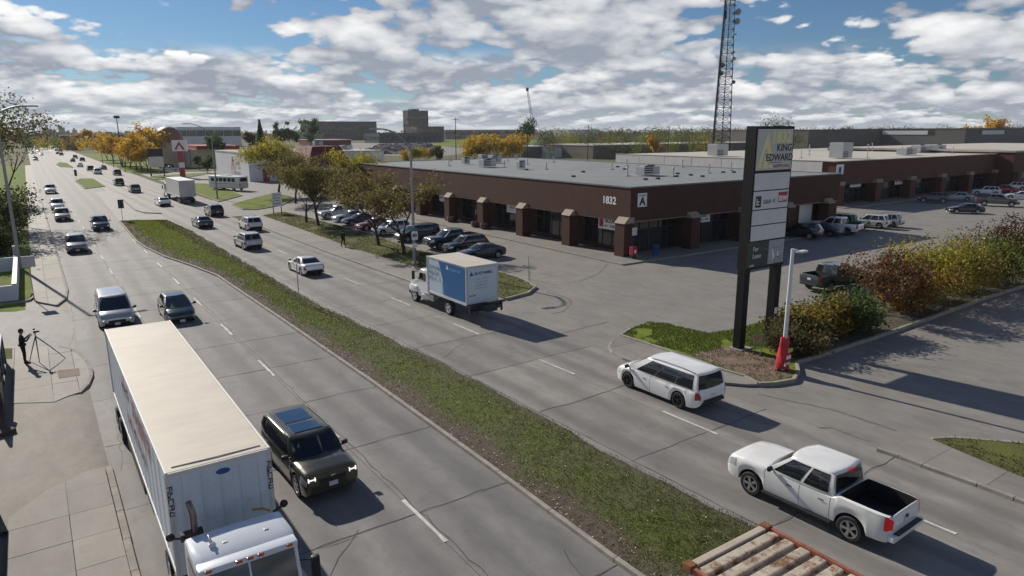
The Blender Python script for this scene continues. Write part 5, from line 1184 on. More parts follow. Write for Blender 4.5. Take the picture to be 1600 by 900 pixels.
for z, s_ in ((.45, .8), (.75, .95), (1.0, 1.05)): b.tube([(-.35*s_, -.22*s_, z), (.35*s_, -.22*s_, z), (.35*s_, .22*s_, z), (-.35*s_, .22*s_, z), (-.35*s_, -.22*s_, z)], .016, 5)
for q in range(6):
    for sy in (-1, 1): b.tube([((-.3+.12*q)*.8, sy*.18, .45), ((-.3+.12*q)*1.05, sy*.23, 1.0)], .009, 4)
b.done('basket', M['steel'], t, 60); B().tube([(-.45, -.25, 1.05), (-.45, .25, 1.05)], .025, 6).done('handle', plain('red_handle', (.4, .03, .04), .5), t, 60)
for sx in (-.3, .3):
    for sy in (-.18, .18): b = B(); b.tube([(sx, sy, .45), (sx*1.1, sy, .12)], .014, 5); b.lathe([(.06, -.02), (.06, .02)], c=(sx*1.1, sy, .06), axis='Y', n=10); b.done('leg', M['steel'], t, 50)
def street_lamp(base, h, arm, label, r0=.13, z=0., both=False, group=None):
    t = thing('street_lamp', label, 'lamp', (*base, z), 0, group); ax = Vector((arm[0], arm[1], 0)); rise = arm[2]
    b = B(); b.tube([(0, 0, 0), (0, 0, h*.5), (0, 0, h)], [r0, r0*.8, r0*.6], 10); b.done('pole', M['greypole'], t, 50); B().box((0, 0, .1), (.5, .5, .2), .03).done('base', M['kerb'], t)
    pts = [Vector((0, 0, h-.2)) + ax*(q/8)**1.25 + Vector((0, 0, rise*math.sin(math.pi/2*q/8))) for q in range(9)]
    b = B(); b.tube(pts, [r0*.6-.004*q for q in range(9)], 8); b.done('arm', M['greypole'], t, 50)
    e = pts[-1]; d = ax.normalized(); b = B(); b.box(e+d*.45, (1.0, .3, .14), .05, math.atan2(d.y, d.x)); b.done('lamp_head', M['greypole'], t, 40); return t
L1 = street_lamp(g(648, 415).xy, 10.4, (-2.5, .5, 1.8), 'curved arm street lamp rising from the tree island', .15, .12)
for (z, w_, h_, m_) in ((2.55, .62, .78, wht),): B().box((0, -.2, z+.1), (w_, .03, h_), .01).done('speed_board', m_, L1); B().box((0, -.2, z+.68), (w_, .03, .22), .01).done('sign_strip', plain('teal_strip', (.02, .2, .18), .5), L1)
lettering('80', .42, M['black'], L1, (0, -.218, 2.66), -math.pi/2, .015); B().lathe([(.24, -.22), (.24, -.2), (.16, -.19)], c=(0, 0, 1.75), axis='Y', n=18).done('round_sign', wht, L1)
street_lamp((-1.75, 74.5), 13.4, (2.2, .6, .9), 'tall grey lamp pole leaning beside the white wall', .16, .1)
street_lamp(g(340, 311).xy, 11.6, (-3.6, .6, 2.0), 'curved arm street lamp beside the motor coach', .15)
for k, (q, lab) in enumerate((((236, 273), 'curved arm street lamp beside the yellow trees'), ((178, 256), 'street lamp in front of the yellow trees'))): street_lamp(g(*q).xy, 11.5, (-3.5, .5, 2), lab, .14)
for k, q in enumerate(((196, 269), (178, 263), (161, 258))):
    tag(B().tube([(*g(*q).xy, 0), (*g(*q).xy, 5.5)], .1, 6).done('traffic_pole', M['darksteel']), ['thin dark pole nearest the yellow trees', 'middle thin dark pole at the far lawn edge', 'farthest thin dark pole at the far lawn edge'][k], 'pole')
p = g(191, 282); t = thing('floodlight_mast', 'tall mast with lamp cluster above the yellow trees', 'mast', (*g(192, 262).xy, 0)); B().tube([(0, 0, 0), (0, 0, 17)], [.25, .12], 8).done('pole', M['darksteel'], t, 50); B().box((0, 0, 17.2), (1.8, 1.8, .9), .2).done('lamp_cluster', M['darksteel'], t)
def road_sign(base, h, label, w_, hh, mt, col):
    t = thing('road_sign', label, 'sign', (*base, 0)); B().tube([(0, 0, 0), (0, 0, h)], .035, 6).done('post', M['steel'], t, 60); B().box((0, -.05, h-hh/2), (w_, .03, hh), .01).done('plate', mt, t); return t
road_sign(g(468, 478).xy, 3.0, 'slim bare sign post seen edge on in the median', .06, .7, M['steel'], 0)
road_sign(g(192, 346).xy, 3.0, 'dark sign at the far tip of the median', .7, 1.2, M['darksteel'], 0); road_sign(g(119.5, 281).xy, 2.6, 'dark sign at the small grass island', .6, 1.6, M['darksteel'], 0); road_sign(g(54, 470).xy, 3.3, 'grey sign seen from behind on the left pavement', .8, .8, M['steel'], 0)
p = g(434, 335); t = thing('notice_board', 'white notice board on two posts at the island end', 'sign', (p.x, p.y, .12), .1)
for x in (-.6, .6): bx(t, 'post', x-.05, x+.05, -.05, .05, 0, 3.0, M['darksteel'])
bx(t, 'panel', -.75, .75, -.1, -.052, 1.1, 3.1, wht)
for k in range(4): marks(t, (-.55, -.105, 2.75-.42*k), (1, 0, 0), 5, .2, M['greypole'], .22, k)
p = g(286, 277); t = thing('red_pylon', 'red and white pylon sign with red chevron', 'sign', (p.x, p.y, 0), -.5)
for z0, z1, mt in ((0, 2.6, rede), (2.6, 4.0, wht), (4.0, 7.0, rede)): bx(t, 'shaft', -.65, .65, -.3, .3, z0+.01, z1, mt)
bx(t, 'head', -1.9, 1.9, -.35, .35, 7.0, 9.9, wht)
for s_ in (1, -1): B().face([(s_*1.4, -.37, 7.4), (s_*.75, -.37, 7.4), (0, -.37, 8.7), (0, -.37, 9.6)]).done('chevron', rede, t)
p = g(247, 276); t = thing('billboard', 'dark and white message board on posts left of the red pylon', 'sign', (p.x, p.y, 0), -.4)
for x in (-1.7, 1.7): bx(t, 'post', x-.15, x+.15, -.1, .1, 0, 7.8, plain('brown_post', (.12, .05, .04), .7))
bx(t, 'upper_screen', -1.9, 1.9, -.22, -.11, 5.5, 7.6, M['black']); bx(t, 'lower_panel', -1.9, 1.9, -.22, -.11, 2.6, 5.4, M['offwhite'])
# radio mast
TX, TY = ray_x(1113, 126), 126
t = thing('radio_mast', 'tall triangular lattice radio mast with dish antennas', 'mast', (TX, TY, 0))
def leg(k, z): a = R(100+120*k); r = 2.9-1.3*z/40; return Vector((r*math.cos(a), r*math.sin(a), z))
TH = 46
for k in range(3): b = B(); b.tube([leg(k, z) for z in (0, 15, 30, TH)], .13 if k else .24, 6); b.done('mast_leg', M['darksteel'], t, 60)
for k in range(3):
    b = B()
    for q in range(23):
        z = q*2.; b.tube([leg(k, z), leg((k+1) % 3, z+2)], .055, 4, False); b.tube([leg((k+1) % 3, z), leg(k, z+2)], .055, 4, False); b.tube([leg(k, z), leg((k+1) % 3, z)], .055, 4, False)
    b.done('lattice_face', M['darksteel'], t)
b = B()
for dx in (-.35, 0, .35): b.tube([leg(0, 0)+Vector((dx, -.3, 0)), leg(0, TH)+Vector((dx, -.3, 0))], .09, 4)
for q in range(92): z = q*.5; b.tube([leg(0, z)+Vector((-.25, -.3, 0)), leg(0, z)+Vector((.25, -.3, 0))], .03, 4, False)
b.done('cable_ladder', M['darksteel'], t)
cdir = Vector((-TX, -TY, 0)).normalized()
def dish(k, py, rad, off, mt):
    z = height_at(TX, TY, py); c = leg(k, z)+Vector((off[0], off[1], 0)); o = link('dish', B().lathe([(.02, -.25), (rad*.7, -.22), (rad, -.02), (rad, .05), (rad*.9, .1), (.02, .14)], axis='X', n=18).mesh('dish', mt, 40), t, c); o.rotation_euler[2] = math.atan2(cdir.y, cdir.x)+rng.uniform(-.3, .3)
    B().tube([leg(k, z), c], .06, 5).done('dish_arm', M['darksteel'], t)
gd = plain('grey_dish', (.3, .31, .33), .6); dd = plain('dark_dish', (.09, .1, .12), .6)
for a in ((2, 18, .85, (.9, -.4), gd), (2, 33, .85, (.6, -.4), gd), (2, 53, .25, (.5, -.2), gd), (2, 81, .28, (.4, 0), gd), (2, 91, .45, (.4, -.1), gd), (0, 101, .7, (.5, -.5), dd), (0, 114, .65, (.35, -.5), dd), (2, 128, .5, (.5, -.1), dd)): dish(*a)
b = B()
for z, w_ in ((height_at(TX, TY, 1), 2.2), (height_at(TX, TY, 8), .9)):
    for q in range(3): a = leg(q, z); b.tube([a-Vector((w_, 0, 0)), a+Vector((w_, 0, 0))], .06, 4)
for q in range(6): z = height_at(TX, TY, 22); a = leg(0, z)+Vector((-.5+.2*q, -.4, 0)); b.tube([a-Vector((0, 0, 1.1)), a+Vector((0, 0, 1.1))], .09, 5)
b.done('panel_antenna', M['darksteel'], t)
# lattice crane boom far away
Y = 420; X = ray_x(832, Y); t = thing('crane', 'leaning lattice crane boom above the dark green tree', 'crane', (X, Y, 0)); h0 = height_at(X, Y, 195); h1 = height_at(X, Y, 140)
b = B(); top = Vector((ray_x(823.5, Y)-X, 0, h1)); bot = Vector((3.5, 0, 0))
for s_ in (-1, 1): b.tube([bot+Vector((s_*1.6, 0, 0)), top+Vector((s_*.6, 0, 0))], .17, 4)
for q in range(18): f0, f1 = q/18, (q+1)/18; b.tube([bot.lerp(top, f0)+Vector((1.6-f0, 0, 0)), bot.lerp(top, f1)-Vector((1.6-f1, 0, 0))], .11, 4); b.tube([bot.lerp(top, f0)-Vector((1.6-f0, 0, 0)), bot.lerp(top, f1)+Vector((1.6-f1, 0, 0))], .11, 4)
b.done('boom', plain('boom_grey', (.3, .3, .32), .6), t); B().box(top, (1.8, 1.2, 2.2), .2).done('boom_head', M['darksteel'], t)
def upole(q, h, lab): p = g(*q); t = thing('utility_pole', lab, 'pole', (p.x, p.y, 0)); B().tube([(0, 0, 0), (0, 0, h)], [.16, .11], 8).done('pole', M['bark'], t, 50); B().box((0, 0, h-.7), (2.4, .12, .12)).done('crossarm', M['bark'], t); return t
upole((713, 262), 16.5, 'wooden utility pole behind the grey roof'); upole((918, 256), 14.0, 'wooden utility pole right of the pink red roof')
upole((1043, 250), 14, 'utility pole beside the small yellow tree'); upole((824, 262), 12, 'slim pole in front of the white shed')
# left edge: white wall and metal fence
t = thing('white_wall', 'low white wall round the lawn at the left edge', 'wall', (-1.95, 60.3, .1))
ww = plain('white_render', (.55, .57, .62), .7, var=.08, scale=.6)
bx(t, 'wall_panel', -.12, .12, 0, 14.5, 0, 1.15, ww); bx(t, 'wall_panel', -12, -.125, 0, .2, 0, 1.1, ww); bx(t, 'wall_panel', -12, -.125, 13.4, 13.6, 0, 1.2, ww); bx(t, 'coping', -.15, .15, -.03, 14.55, 1.15, 1.22, M['offwhite'])
bx(t, 'post', -.18, .18, 14.6, 15.0, 0, 2.0, M['greypole'])
t = thing('pipe_fence', 'dark metal pipe fence at the left edge behind the photographer', 'fence', (-2.35, 33.5, 0))
for k in range(6): B().tube([(0, k*2.1, 0), (0, k*2.1, 1.55)], .06, 7).done('post', M['darksteel'], t, 50)
for z in (.5, 1.0, 1.5): B().tube([(0, 0, z), (0, 10.5, z)], .045 if z < 1.4 else .06, 7).done('rail', M['steel'] if z > 1.2 else M['darksteel'], t, 50)
for k in range(5): bx(t, 'panel', -.03, -.01, k*2.1+.1, k*2.1+2.0, .15, 1.45, M['black'])
b = B(); b.tube([(.1, -.6, .1), (.15, .6, .8), (.1, 2.2, 1.3)], .16, 7); b.box((.2, -.8, .16), (.7, .35, .25), .05, .5); b.done('leaning_beam', plain('brown_beam', (.075, .055, .045), .9, var=.3), t, 50)
t = thing('pipe_fence', 'dark metal pipe fence at the lower left corner', 'fence', (-2.3, 15.5, 0))
for k in range(6): B().tube([(0, k*2.1, 0), (0, k*2.1, 1.3)], .05, 7).done('post', M['darksteel'], t, 50)
for z in (.45, .9, 1.3): B().tube([(0, 0, z), (0, 10.5, z)], .05, 7).done('rail', M['steel'], t, 50)
for k in range(5): bx(t, 'panel', -.03, -.01, k*2.1+.1, k*2.1+2.0, .1, 1.2, M['black'])
for k, q in enumerate(((1005, 381), (1047, 388), (1148, 376), (1300, 344))):
    tag(B().tube([(*g(*q).xy, .1), (*g(*q).xy, 1.1)], .08, 8).done('bollard', M['greypole'], None, 50), ['grey bollard nearest the blue drum', 'grey bollard before the second dark bay', 'grey bollard beside the dark bay left of the pylon', 'grey bollard by the white garage door'][k], 'bollard')
for k, q in enumerate(((828, 442), (826, 436))): tag(B().tube([(*g(*q).xy, 0), (*g(*q).xy, 1.9 if k else 1.0)], .03, 6).done('marker_post', M['steel'], None, 50), ['short thin marker post at the island tip', 'tall thin marker post at the island tip'][k], 'post')
# ================================================================ trees and shrubs
def leaf_mesh(name, C, S, K):
    n = len(C); a = nrng.normal(size=(n, 3)); a /= np.linalg.norm(a, axis=1)[:, None]; b = np.cross(a, nrng.normal(size=(n, 3))); b /= np.linalg.norm(b, axis=1)[:, None]+1e-9
    s = S[:, None]; V = np.stack([C-a*s, C+b*s*.55, C+a*s, C-b*s*.55], 1).reshape(-1, 3); N = n
    me = bpy.data.meshes.new(name); me.vertices.add(N*4); me.vertices.foreach_set('co', V.astype('f').ravel()); me.loops.add(N*4); me.loops.foreach_set('vertex_index', np.arange(N*4, dtype='i'))
    me.polygons.add(N); me.polygons.foreach_set('loop_start', np.arange(0, N*4, 4, dtype='i')); me.update(calc_edges=True)
    at = me.attributes.new('col', 'FLOAT_COLOR', 'FACE'); at.data.foreach_set('color', np.concatenate([K, np.ones((N, 1))], 1).astype('f').ravel()); me.materials.append(M['leaf']); return me
def pick_cols(pal, n, clump):
    pal = np.array(pal); i = (nrng.random(n)*.55+clump*.6)*len(pal); i = np.clip(i.astype(int), 0, len(pal)-1); return np.minimum(pal[i]*1.45, .75)*nrng.uniform(.65, 1.3, (n, 1))
def tree_meshes(seed, h, r, trunk=.3, leaves=5000, ls=.12, pal=((.08, .12, .03),), levels=4, spread=.75, fill=1., tr=None, clear=.28, up=.35, skirt=0.):
    rg = random.Random(seed); b = B(); tips = []
    tr = tr or h*.018+.05
    def grow(p, d, L, rad, lev):
        n = 3; pts = [p]; rs = [rad]; q = p.copy(); dd = d.copy()
        for i in range(n):
            dd = (dd+Vector((rg.gauss(0, .13), rg.gauss(0, .13), rg.gauss(.03, .06)))).normalized(); q = q+dd*(L/n); pts.append(q.copy()); rs.append(rad*(1-.45*(i+1)/n))
        b.tube(pts, rs, 7 if lev == 0 else 5 if lev < 3 else 3, lev == 0)
        if lev >= levels: tips.append(q); return
        if lev >= 2: tips.extend([pts[2], q])
        k = rg.choice((3, 4)) if lev == 0 else rg.choice((2, 3, 3))
        for i in range(k):
            a = 2*math.pi*(i+rg.random()*.6)/k; side = Vector((math.cos(a), math.sin(a), 0)); nd_ = (dd*rg.uniform(.35, .8)+side*rg.uniform(.5, 1.)*spread*1.25+Vector((0, 0, up*rg.random()))).normalized()
            st = pts[rg.choice((2, 3))] if lev else pts[3 if i < 2 else 2]
            grow(st, nd_, L*rg.uniform(.62, .85) if lev else (h*(1-clear))*rg.uniform(.28, .42), rs[-1]*rg.uniform(.6, .85), lev+1)
    grow(Vector((0, 0, -.05)), Vector((0, 0, 1)), h*clear, tr, 0)
    T = np.array(tips); c = T.mean(0); top = T[:, 2].max(); rad = np.percentile(np.hypot(T[:, 0], T[:, 1]), 92)
    sx = r/max(rad, .1); sz = (h*.97)/top
    for v in b.bm.verts: f = min(1, max(0, v.co.z/(h*clear*1.2)))**1.2; v.co.x *= 1+(sx-1)*f; v.co.y *= 1+(sx-1)*f; v.co.z *= sz
    T = T*np.array([sx, sx, sz])
    nt_ = len(T); w = nrng.random(nt_)**.7; idx = nrng.choice(nt_, leaves, p=w/w.sum()); cl = nrng.random(nt_)
    C = T[idx]+nrng.normal(size=(leaves, 3))*np.array([1, 1, .8])*(r*.115*fill); C[:, 2] = np.maximum(C[:, 2], h*.08)
    if skirt:
        m_ = int(leaves*skirt); a = nrng.normal(size=(m_, 3)); a /= np.linalg.norm(a, axis=1)[:, None]; a *= nrng.uniform(.55, 1.0, (m_, 1))*(1+.18*np.sin(a[:, :1]*7+seed)*np.cos(a[:, 1:2]*6)); C[:m_] = a*np.array([r*.95, r*.95, h*.42])+np.array([0, 0, h*.42]); C[:m_, 2] = np.maximum(C[:m_, 2], .05)
    K = pick_cols(pal, leaves, cl[idx]); S = nrng.uniform(.6, 1.3, leaves)*ls
    return b.mesh('trunk', M['bark'], 60), leaf_mesh('crown', C, S, K)
def plant_tree(label, loc, meshes, name='tree', cat='tree', rz=0., sc=1., group=None):
    t = thing(name, label, cat, loc, rz, group); t.scale = (sc, sc, sc); link('trunk', meshes[0], t); link('crown', meshes[1], t); return t
OLV = ((.055, .065, .022), (.085, .09, .03), (.12, .11, .035), (.16, .13, .03), (.09, .065, .035))
YGR = ((.12, .14, .022), (.20, .20, .028), (.27, .24, .03), (.18, .16, .03), (.32, .26, .035))
YEL = ((.34, .22, .02), (.45, .29, .025), (.40, .20, .02), (.28, .20, .03), (.5, .36, .05))
GRN = ((.035, .06, .018), (.05, .085, .022), (.07, .10, .03))
DGR = ((.015, .035, .014), (.025, .05, .018), (.035, .06, .02))
BRN = ((.07, .055, .03), (.10, .08, .035), (.12, .09, .04), (.06, .06, .025))
RED_ = ((.075, .04, .028), (.12, .045, .03), (.08, .055, .03), (.17, .07, .03), (.06, .045, .03), (.11, .08, .03))
MIX = ((.13, .105, .028), (.20, .145, .028), (.26, .17, .032), (.10, .095, .028), (.085, .085, .025))
plant_tree('large half bare tree with olive leaves at the left edge', (-3.6, 116, 0), tree_meshes(11, 19, 8.0, leaves=3600, ls=.21, pal=((.06, .06, .025), (.085, .08, .03), (.11, .10, .035), (.07, .06, .03)), levels=5, fill=.6, spread=.95, tr=.42, clear=.2), rz=1.1)
plant_tree('second half bare tree farther back along the left pavement', (-5.5, 150, 0), tree_meshes(12, 15, 6, leaves=4500, ls=.22, pal=((.05, .05, .02), (.09, .08, .03), (.12, .10, .035)), levels=4, spread=.9, clear=.22), rz=.4)
for k, (x, y, s_, lab) in enumerate(((-3.9, 90, 3.3, 'dark dense bush behind the tall grey lamp pole'), (-3.6, 102, 3.0, 'dark dense bush farther along the left lawn'), (-4.6, 80, 2.6, 'dark bush just behind the white wall'))):
    m_ = tree_meshes(30+k, s_*1.7, s_, leaves=4200, ls=.17, pal=((.02, .028, .012), (.035, .045, .016), (.05, .05, .022)), levels=3, clear=.08, fill=1.9, skirt=.5); plant_tree(lab, (x, y, .05), m_, 'shrub', 'bush')
plant_tree('big yellow green tree above the notice board', (*g(437, 306).xy, 0), tree_meshes(41, 10.6, 5.2, leaves=9000, ls=.19, pal=YGR, levels=4, fill=1.25, clear=.24), rz=.2)
plant_tree('broad olive tree in front of the red mansard', (*g(462, 318).xy, 0), tree_meshes(48, 8.6, 4.6, leaves=6000, ls=.18, pal=OLV, levels=4, fill=1.2, clear=.25), rz=2.2)
plant_tree('slim olive tree at the left end of the island', (*g(479, 349).xy, .1), tree_meshes(42, 7.6, 3.2, leaves=4200, ls=.14, pal=OLV, levels=4, clear=.26), rz=.9)
plant_tree('leafy brown green island tree before the silver pickup', (*g(498, 354).xy, .1), tree_meshes(43, 9.0, 4.2, leaves=5000, ls=.14, fill=.8, pal=OLV, levels=4, clear=.26), rz=2.)
plant_tree('brown green island tree standing left of the curved lamp', (*g(592, 385).xy, .1), tree_meshes(44, 8.4, 4.2, leaves=5000, ls=.135, pal=OLV+BRN[1:3], levels=4, clear=.24, fill=.75), rz=.3)
plant_tree('forked brown green island tree at the curved lamp', (*g(632, 400).xy, .1), tree_meshes(45, 8.0, 4.2, leaves=5000, ls=.135, pal=OLV+BRN[1:3], levels=4, clear=.22, spread=.9, fill=.75), rz=1.5)
plant_tree('yellow tree at the left end of the brown shop block', (*g(565, 315).xy, 0), tree_meshes(46, 8.6, 4.2, leaves=7000, ls=.18, pal=YGR[1:], levels=4, fill=1.2), rz=.6)
plant_tree('olive tree behind the silver pickup', (*g(540, 318).xy, 0), tree_meshes(47, 6.8, 3.6, leaves=4500, ls=.16, pal=OLV, levels=4, fill=1.2), rz=.6)
# hedge by the pylon sign
hedge = [((1262, 563), 1.5, 1.5, OLV[:2]+BRN, 'low dark shrub beside the red banner lamp'), ((1272, 545), 2.1, 1.4, MIX, 'golden brown shrub left end of the hedge'), ((1312, 535), 2.4, 1.7, MIX, 'golden shrub in front of the dark blue pickup'), ((1350, 528), 2.4, 1.8, GRN, 'dark green shrub in the middle of the hedge'),
 ((1405, 503), 4.6, 2.2, RED_, 'sparse red leaved small tree in the hedge'), ((1436, 495), 3.4, 2.2, ((.24, .11, .03), (.30, .15, .03), (.14, .09, .03), (.10, .09, .03)), 'orange brown shrub right of the red leaved tree'), ((1475, 480), 4.6, 2.6, ((.26, .22, .025), (.34, .27, .03), (.18, .17, .025), (.12, .12, .025)), 'bright yellow green shrub in the hedge'), ((1522, 466), 4.3, 2.8, ((.18, .16, .025), (.12, .12, .025), (.24, .16, .03), (.09, .09, .025)), 'tall yellow green shrub right of the bright one'),
 ((1570, 452), 3.8, 2.6, GRN+YGR[:2], 'green olive shrub before the white van'), ((1598, 442), 6.0, 2.6, ((.05, .018, .018), (.075, .03, .025), (.04, .025, .02)), 'dark purple leaved tree at the right edge'), ((1640, 436), 4.2, 2.8, OLV, 'olive shrub cut by the right edge')]
for k, (q, h_, r_, pal, lab) in enumerate(hedge):
    sparse = 'sparse' in lab or 'purple' in lab
    m_ = tree_meshes(60+k, h_*.9, r_, leaves=3000 if sparse else 7500, ls=.10, pal=pal, levels=4 if sparse else 3, clear=.2 if sparse else .1, fill=.9 if sparse else 1.9, spread=.9, skirt=0. if sparse else .45); p = g(*q); plant_tree(lab, (p.x+.4, p.y+1.2, .1), m_, 'small_tree' if sparse else 'shrub', 'tree' if sparse else 'bush', rz=k*1.3)
# middle distance
yt = [tree_meshes(80+k, 11.5, 4.2, leaves=2600, ls=.34, pal=YEL, levels=3, fill=1.5, clear=.16) for k in range(3)]
ORD = ['first', 'second', 'third', 'fourth', 'fifth', 'sixth', 'seventh', 'eighth', 'ninth']
for k, (q, s_) in enumerate((((168, 250), .95), ((178, 254), 1.0), ((190, 259), 1.0), ((196, 262), .8), ((204, 264), 1.05), ((213, 266), .85), ((222, 267), 1.0), ((232, 268), .9), ((242, 262), 1.25))):
    plant_tree(ORD[k]+' golden yellow tree from the left in the row beside the road', (*g(*q).xy, 0), yt[k % 3], 'yellow_tree', 'tree', k*.9, s_, 'golden trees beside the road')
for k, (c, yb, top, pal, wd, lab) in enumerate(((136, 232, 203, YEL, 4, 'single golden tree left of the golden row'), (410, 250, 190, DGR, 4, 'dark spruce behind the white building'), (340, 262, 208, GRN, 6, 'green tree right of the domed building'), (437, 240, 192, GRN, 5, 'pale green poplar right of the dark spruce'), (458, 240, 186, GRN, 5, 'tall green poplar behind the mansard'), (484, 240, 187, GRN, 6, 'widest green poplar behind the mansard'),
  (392, 248, 205, BRN, 4, 'bare brown tree left of the dark spruce'), (826, 244, 184, DGR, 8, 'dense dark green tree under the crane boom'), (1020, 252, 211, YEL, 4, 'small golden tree at the white flank wall'), (1210, 246, 184, GRN, 14, 'green tree behind the pylon sign'), (1562, 228, 203, YEL, 4, 'golden tree before the right warehouse'), (575, 262, 238, YGR, 6, 'low yellow green tree before the car yard'),
  (655, 258, 231, YGR, 6, 'yellow green tree behind the curved lamp'), (683, 258, 229, BRN, 5, 'brown tree behind the curved lamp'), (312, 266, 245, GRN, 3, 'grey green bush by the domed building'), (324, 270, 244, GRN, 4, 'round grey green bush right of the dome'), (502, 236, 219, YEL, 2, 'small golden tree before the red building'), (528, 236, 220, YEL, 2, 'slim golden tree before the red building'))):
    p = g(c, yb); h_ = height_at(p.x, p.y, top); D_ = p.length
    sp = lab.startswith('dark spruce'); r_ = wd*D_/1077*2.0 if not sp else h_*.2
    if sp:
        n = 2600; z = nrng.random(n)**.8*h_; rr_ = (1-z/h_)*r_*nrng.uniform(.3, 1.1, n)+.1; a = nrng.random(n)*6.283; mm = (B().tube([(0, 0, 0), (0, 0, h_*.9)], [.25, .05], 6).mesh('trunk', M['bark'], 50), leaf_mesh('crown', np.stack([np.cos(a)*rr_, np.sin(a)*rr_, z+.8], 1), nrng.uniform(.25, .5, n), pick_cols(DGR, n, nrng.random(n))))
    else: mm = tree_meshes(100+k, h_, r_, leaves=2400, ls=max(.16, D_*.0011), pal=pal, levels=3, fill=1.5, clear=.12)
    plant_tree(lab, (p.x, p.y, 0), mm, 'spruce' if sp else 'tree', 'tree')
hy = [tree_meshes(130+k, 9.5, 4.5, leaves=2200, ls=.34, pal=YEL[:4]+YGR[2:4], levels=3, fill=1.7, clear=.1) for k in range(2)]
for k, (c, yb) in enumerate(((640, 262), (668, 256), (728, 256), (742, 254), (757, 256), (771, 253), (785, 255), (800, 254), (812, 252))): plant_tree(ORD[k]+' golden shrub tree from the left behind the grey roof', (*g(c, yb).xy, 0), hy[k % 2], 'yellow_tree', 'tree', k*1.7, rng.uniform(.85, 1.1) if c > 700 else .6, 'golden row behind the grey roof')
# belts of far woods: one mass each
def wood(name, label, c0, c1, dist, hmin, hmax, n, pal, per=170, ls=.75):
    C, S, K = [], [], []
    for k in range(n):
        f = (k+rng.random())/n; c = c0+(c1-c0)*f; d = dist*rng.uniform(.9, 1.35); dv = _fw+_rt*((c-800)/FPX); v = Vector((dv.x, dv.y)).normalized()*d; h_ = rng.uniform(hmin, hmax); r_ = h_*rng.uniform(.28, .45)
        a = nrng.normal(size=(per, 3)); a /= np.linalg.norm(a, axis=1)[:, None]; a *= nrng.random((per, 1))**.35
        lob = 1+.25*np.sin(a[:, :1]*5+k)*np.cos(a[:, 1:2]*6+k*2)
        C.append(a*lob*np.array([r_, r_, h_*.48])+np.array([v.x, v.y, h_*.52])); S.append(nrng.uniform(.6, 1.3, per)*ls*d/500); col = np.array(pal[rng.randrange(len(pal))]); K.append(col*1.35*nrng.uniform(.7, 1.3, (per, 1)))
    tag(link(name, leaf_mesh(name, np.concatenate(C), np.concatenate(S), np.concatenate(K))), label, 'woods', kind='stuff')
FW = GRN+YGR[:2]+BRN[:2]+OLV[:2]; FB = BRN+OLV[:2]+((.13, .10, .05),)
wood('woods', 'belt of mixed autumn trees behind the low roofs', 842, 1115, 340, 5, 15, 150, FW+DGR[1:]+BRN+OLV, 420, .42)
wood('woods', 'distant belt of brown and green trees along the right horizon', 1100, 1620, 620, 10, 16.5, 170, FB+YGR[:2]+GRN, 260, .42)
wood('woods', 'far belt of brownish trees under the skyline', 800, 1620, 1100, 11, 17, 150, FB, 110, .6)
wood('woods', 'low belt of green and golden trees left of the domed building', 70, 300, 560, 7, 11, 60, FW+YEL[:2]+YGR[:2], 200, .5)
wood('woods', 'far dark belt of trees beyond the left end of the road', 40, 520, 1000, 9, 15, 130, FB+GRN[:1], 110, .6)
wood('woods', 'far belt of trees behind the tower block', 480, 830, 1200, 9, 15, 80, FB, 110, .6)
yw = [tree_meshes(140+k, 15, 5, leaves=1500, ls=.6, pal=YEL[:3], levels=3, fill=1.6, clear=.1) for k in range(2)]
for k, (c, d, s_) in enumerate(((1482, 560, 1.0), (1520, 540, 1.25), (1510, 580, 1.1), (1600, 560, .9))):
    dv = _fw+_rt*((c-800)/FPX); v = Vector((dv.x, dv.y)).normalized()*d; plant_tree('golden tree rising above the right warehouses', (v.x, v.y, 0), yw[k % 2], 'yellow_tree', 'tree', k*1.1, s_, 'golden trees above the warehouses')
# grass tufts on the near lawns
def tufts(name, label, poly, n, col, z, size):
    xs_ = [p[0] for p in poly]; ys_ = [p[1] for p in poly]; P = []; r_ = random.Random(n)
    def inside(x, y):
        c = False
        for i in range(len(poly)):
            (x0, y0), (x1, y1) = poly[i-1], poly[i]
            if (y0 > y) != (y1 > y) and x < (x1-x0)*(y-y0)/(y1-y0)+x0: c = not c
        return c
    for _ in range(n*8):
        x, y = r_.uniform(min(xs_), max(xs_)), r_.uniform(min(ys_), max(ys_))
        if inside(x, y) and hash_noise(x, y, .9, 3) > -.28: P.append((x, y, z))
        if len(P) >= n: break
    P = np.array(P); m_ = len(P); pal = np.array(col); blades_object(name, P, nrng.uniform(.6, 1.3, m_)*size, pal[nrng.integers(0, len(pal), m_)]*nrng.uniform(.7, 1.3, (m_, 1)), label)
GC = ((.07, .12, .02), (.09, .13, .025), (.10, .10, .035)); DC = ((.09, .085, .035), (.12, .10, .05), (.07, .09, .025), (.075, .055, .035))
tufts('lawn_grass', 'short green grass of the pylon island', [tuple(p) for p in px((970, 527), (985, 517), (1014, 506), (1045, 509), (1075, 517), (1106, 524), (1144, 518), (1208, 502), (1240, 495), (1215, 550), (1130, 548), (1080, 558))], 9000, GC, .13, .10)
tufts('lawn_grass', 'sparse dry grass on the trodden soil by the sign', [tuple(p) for p in px((1070, 560), (1130, 545), (1215, 560), (1240, 578), (1236, 596), (1185, 600), (1130, 580))], 900, DC, .145, .09)
tufts('lawn_grass', 'dry short grass at the lower right corner', [tuple(p) for p in gp if p[1] > -20], 9000, DC, .13, .09)
tufts('lawn_grass', 'worn short grass of the tree island', [tuple(p) for p in isl], 12000, DC+GC[:1], .13, .11)
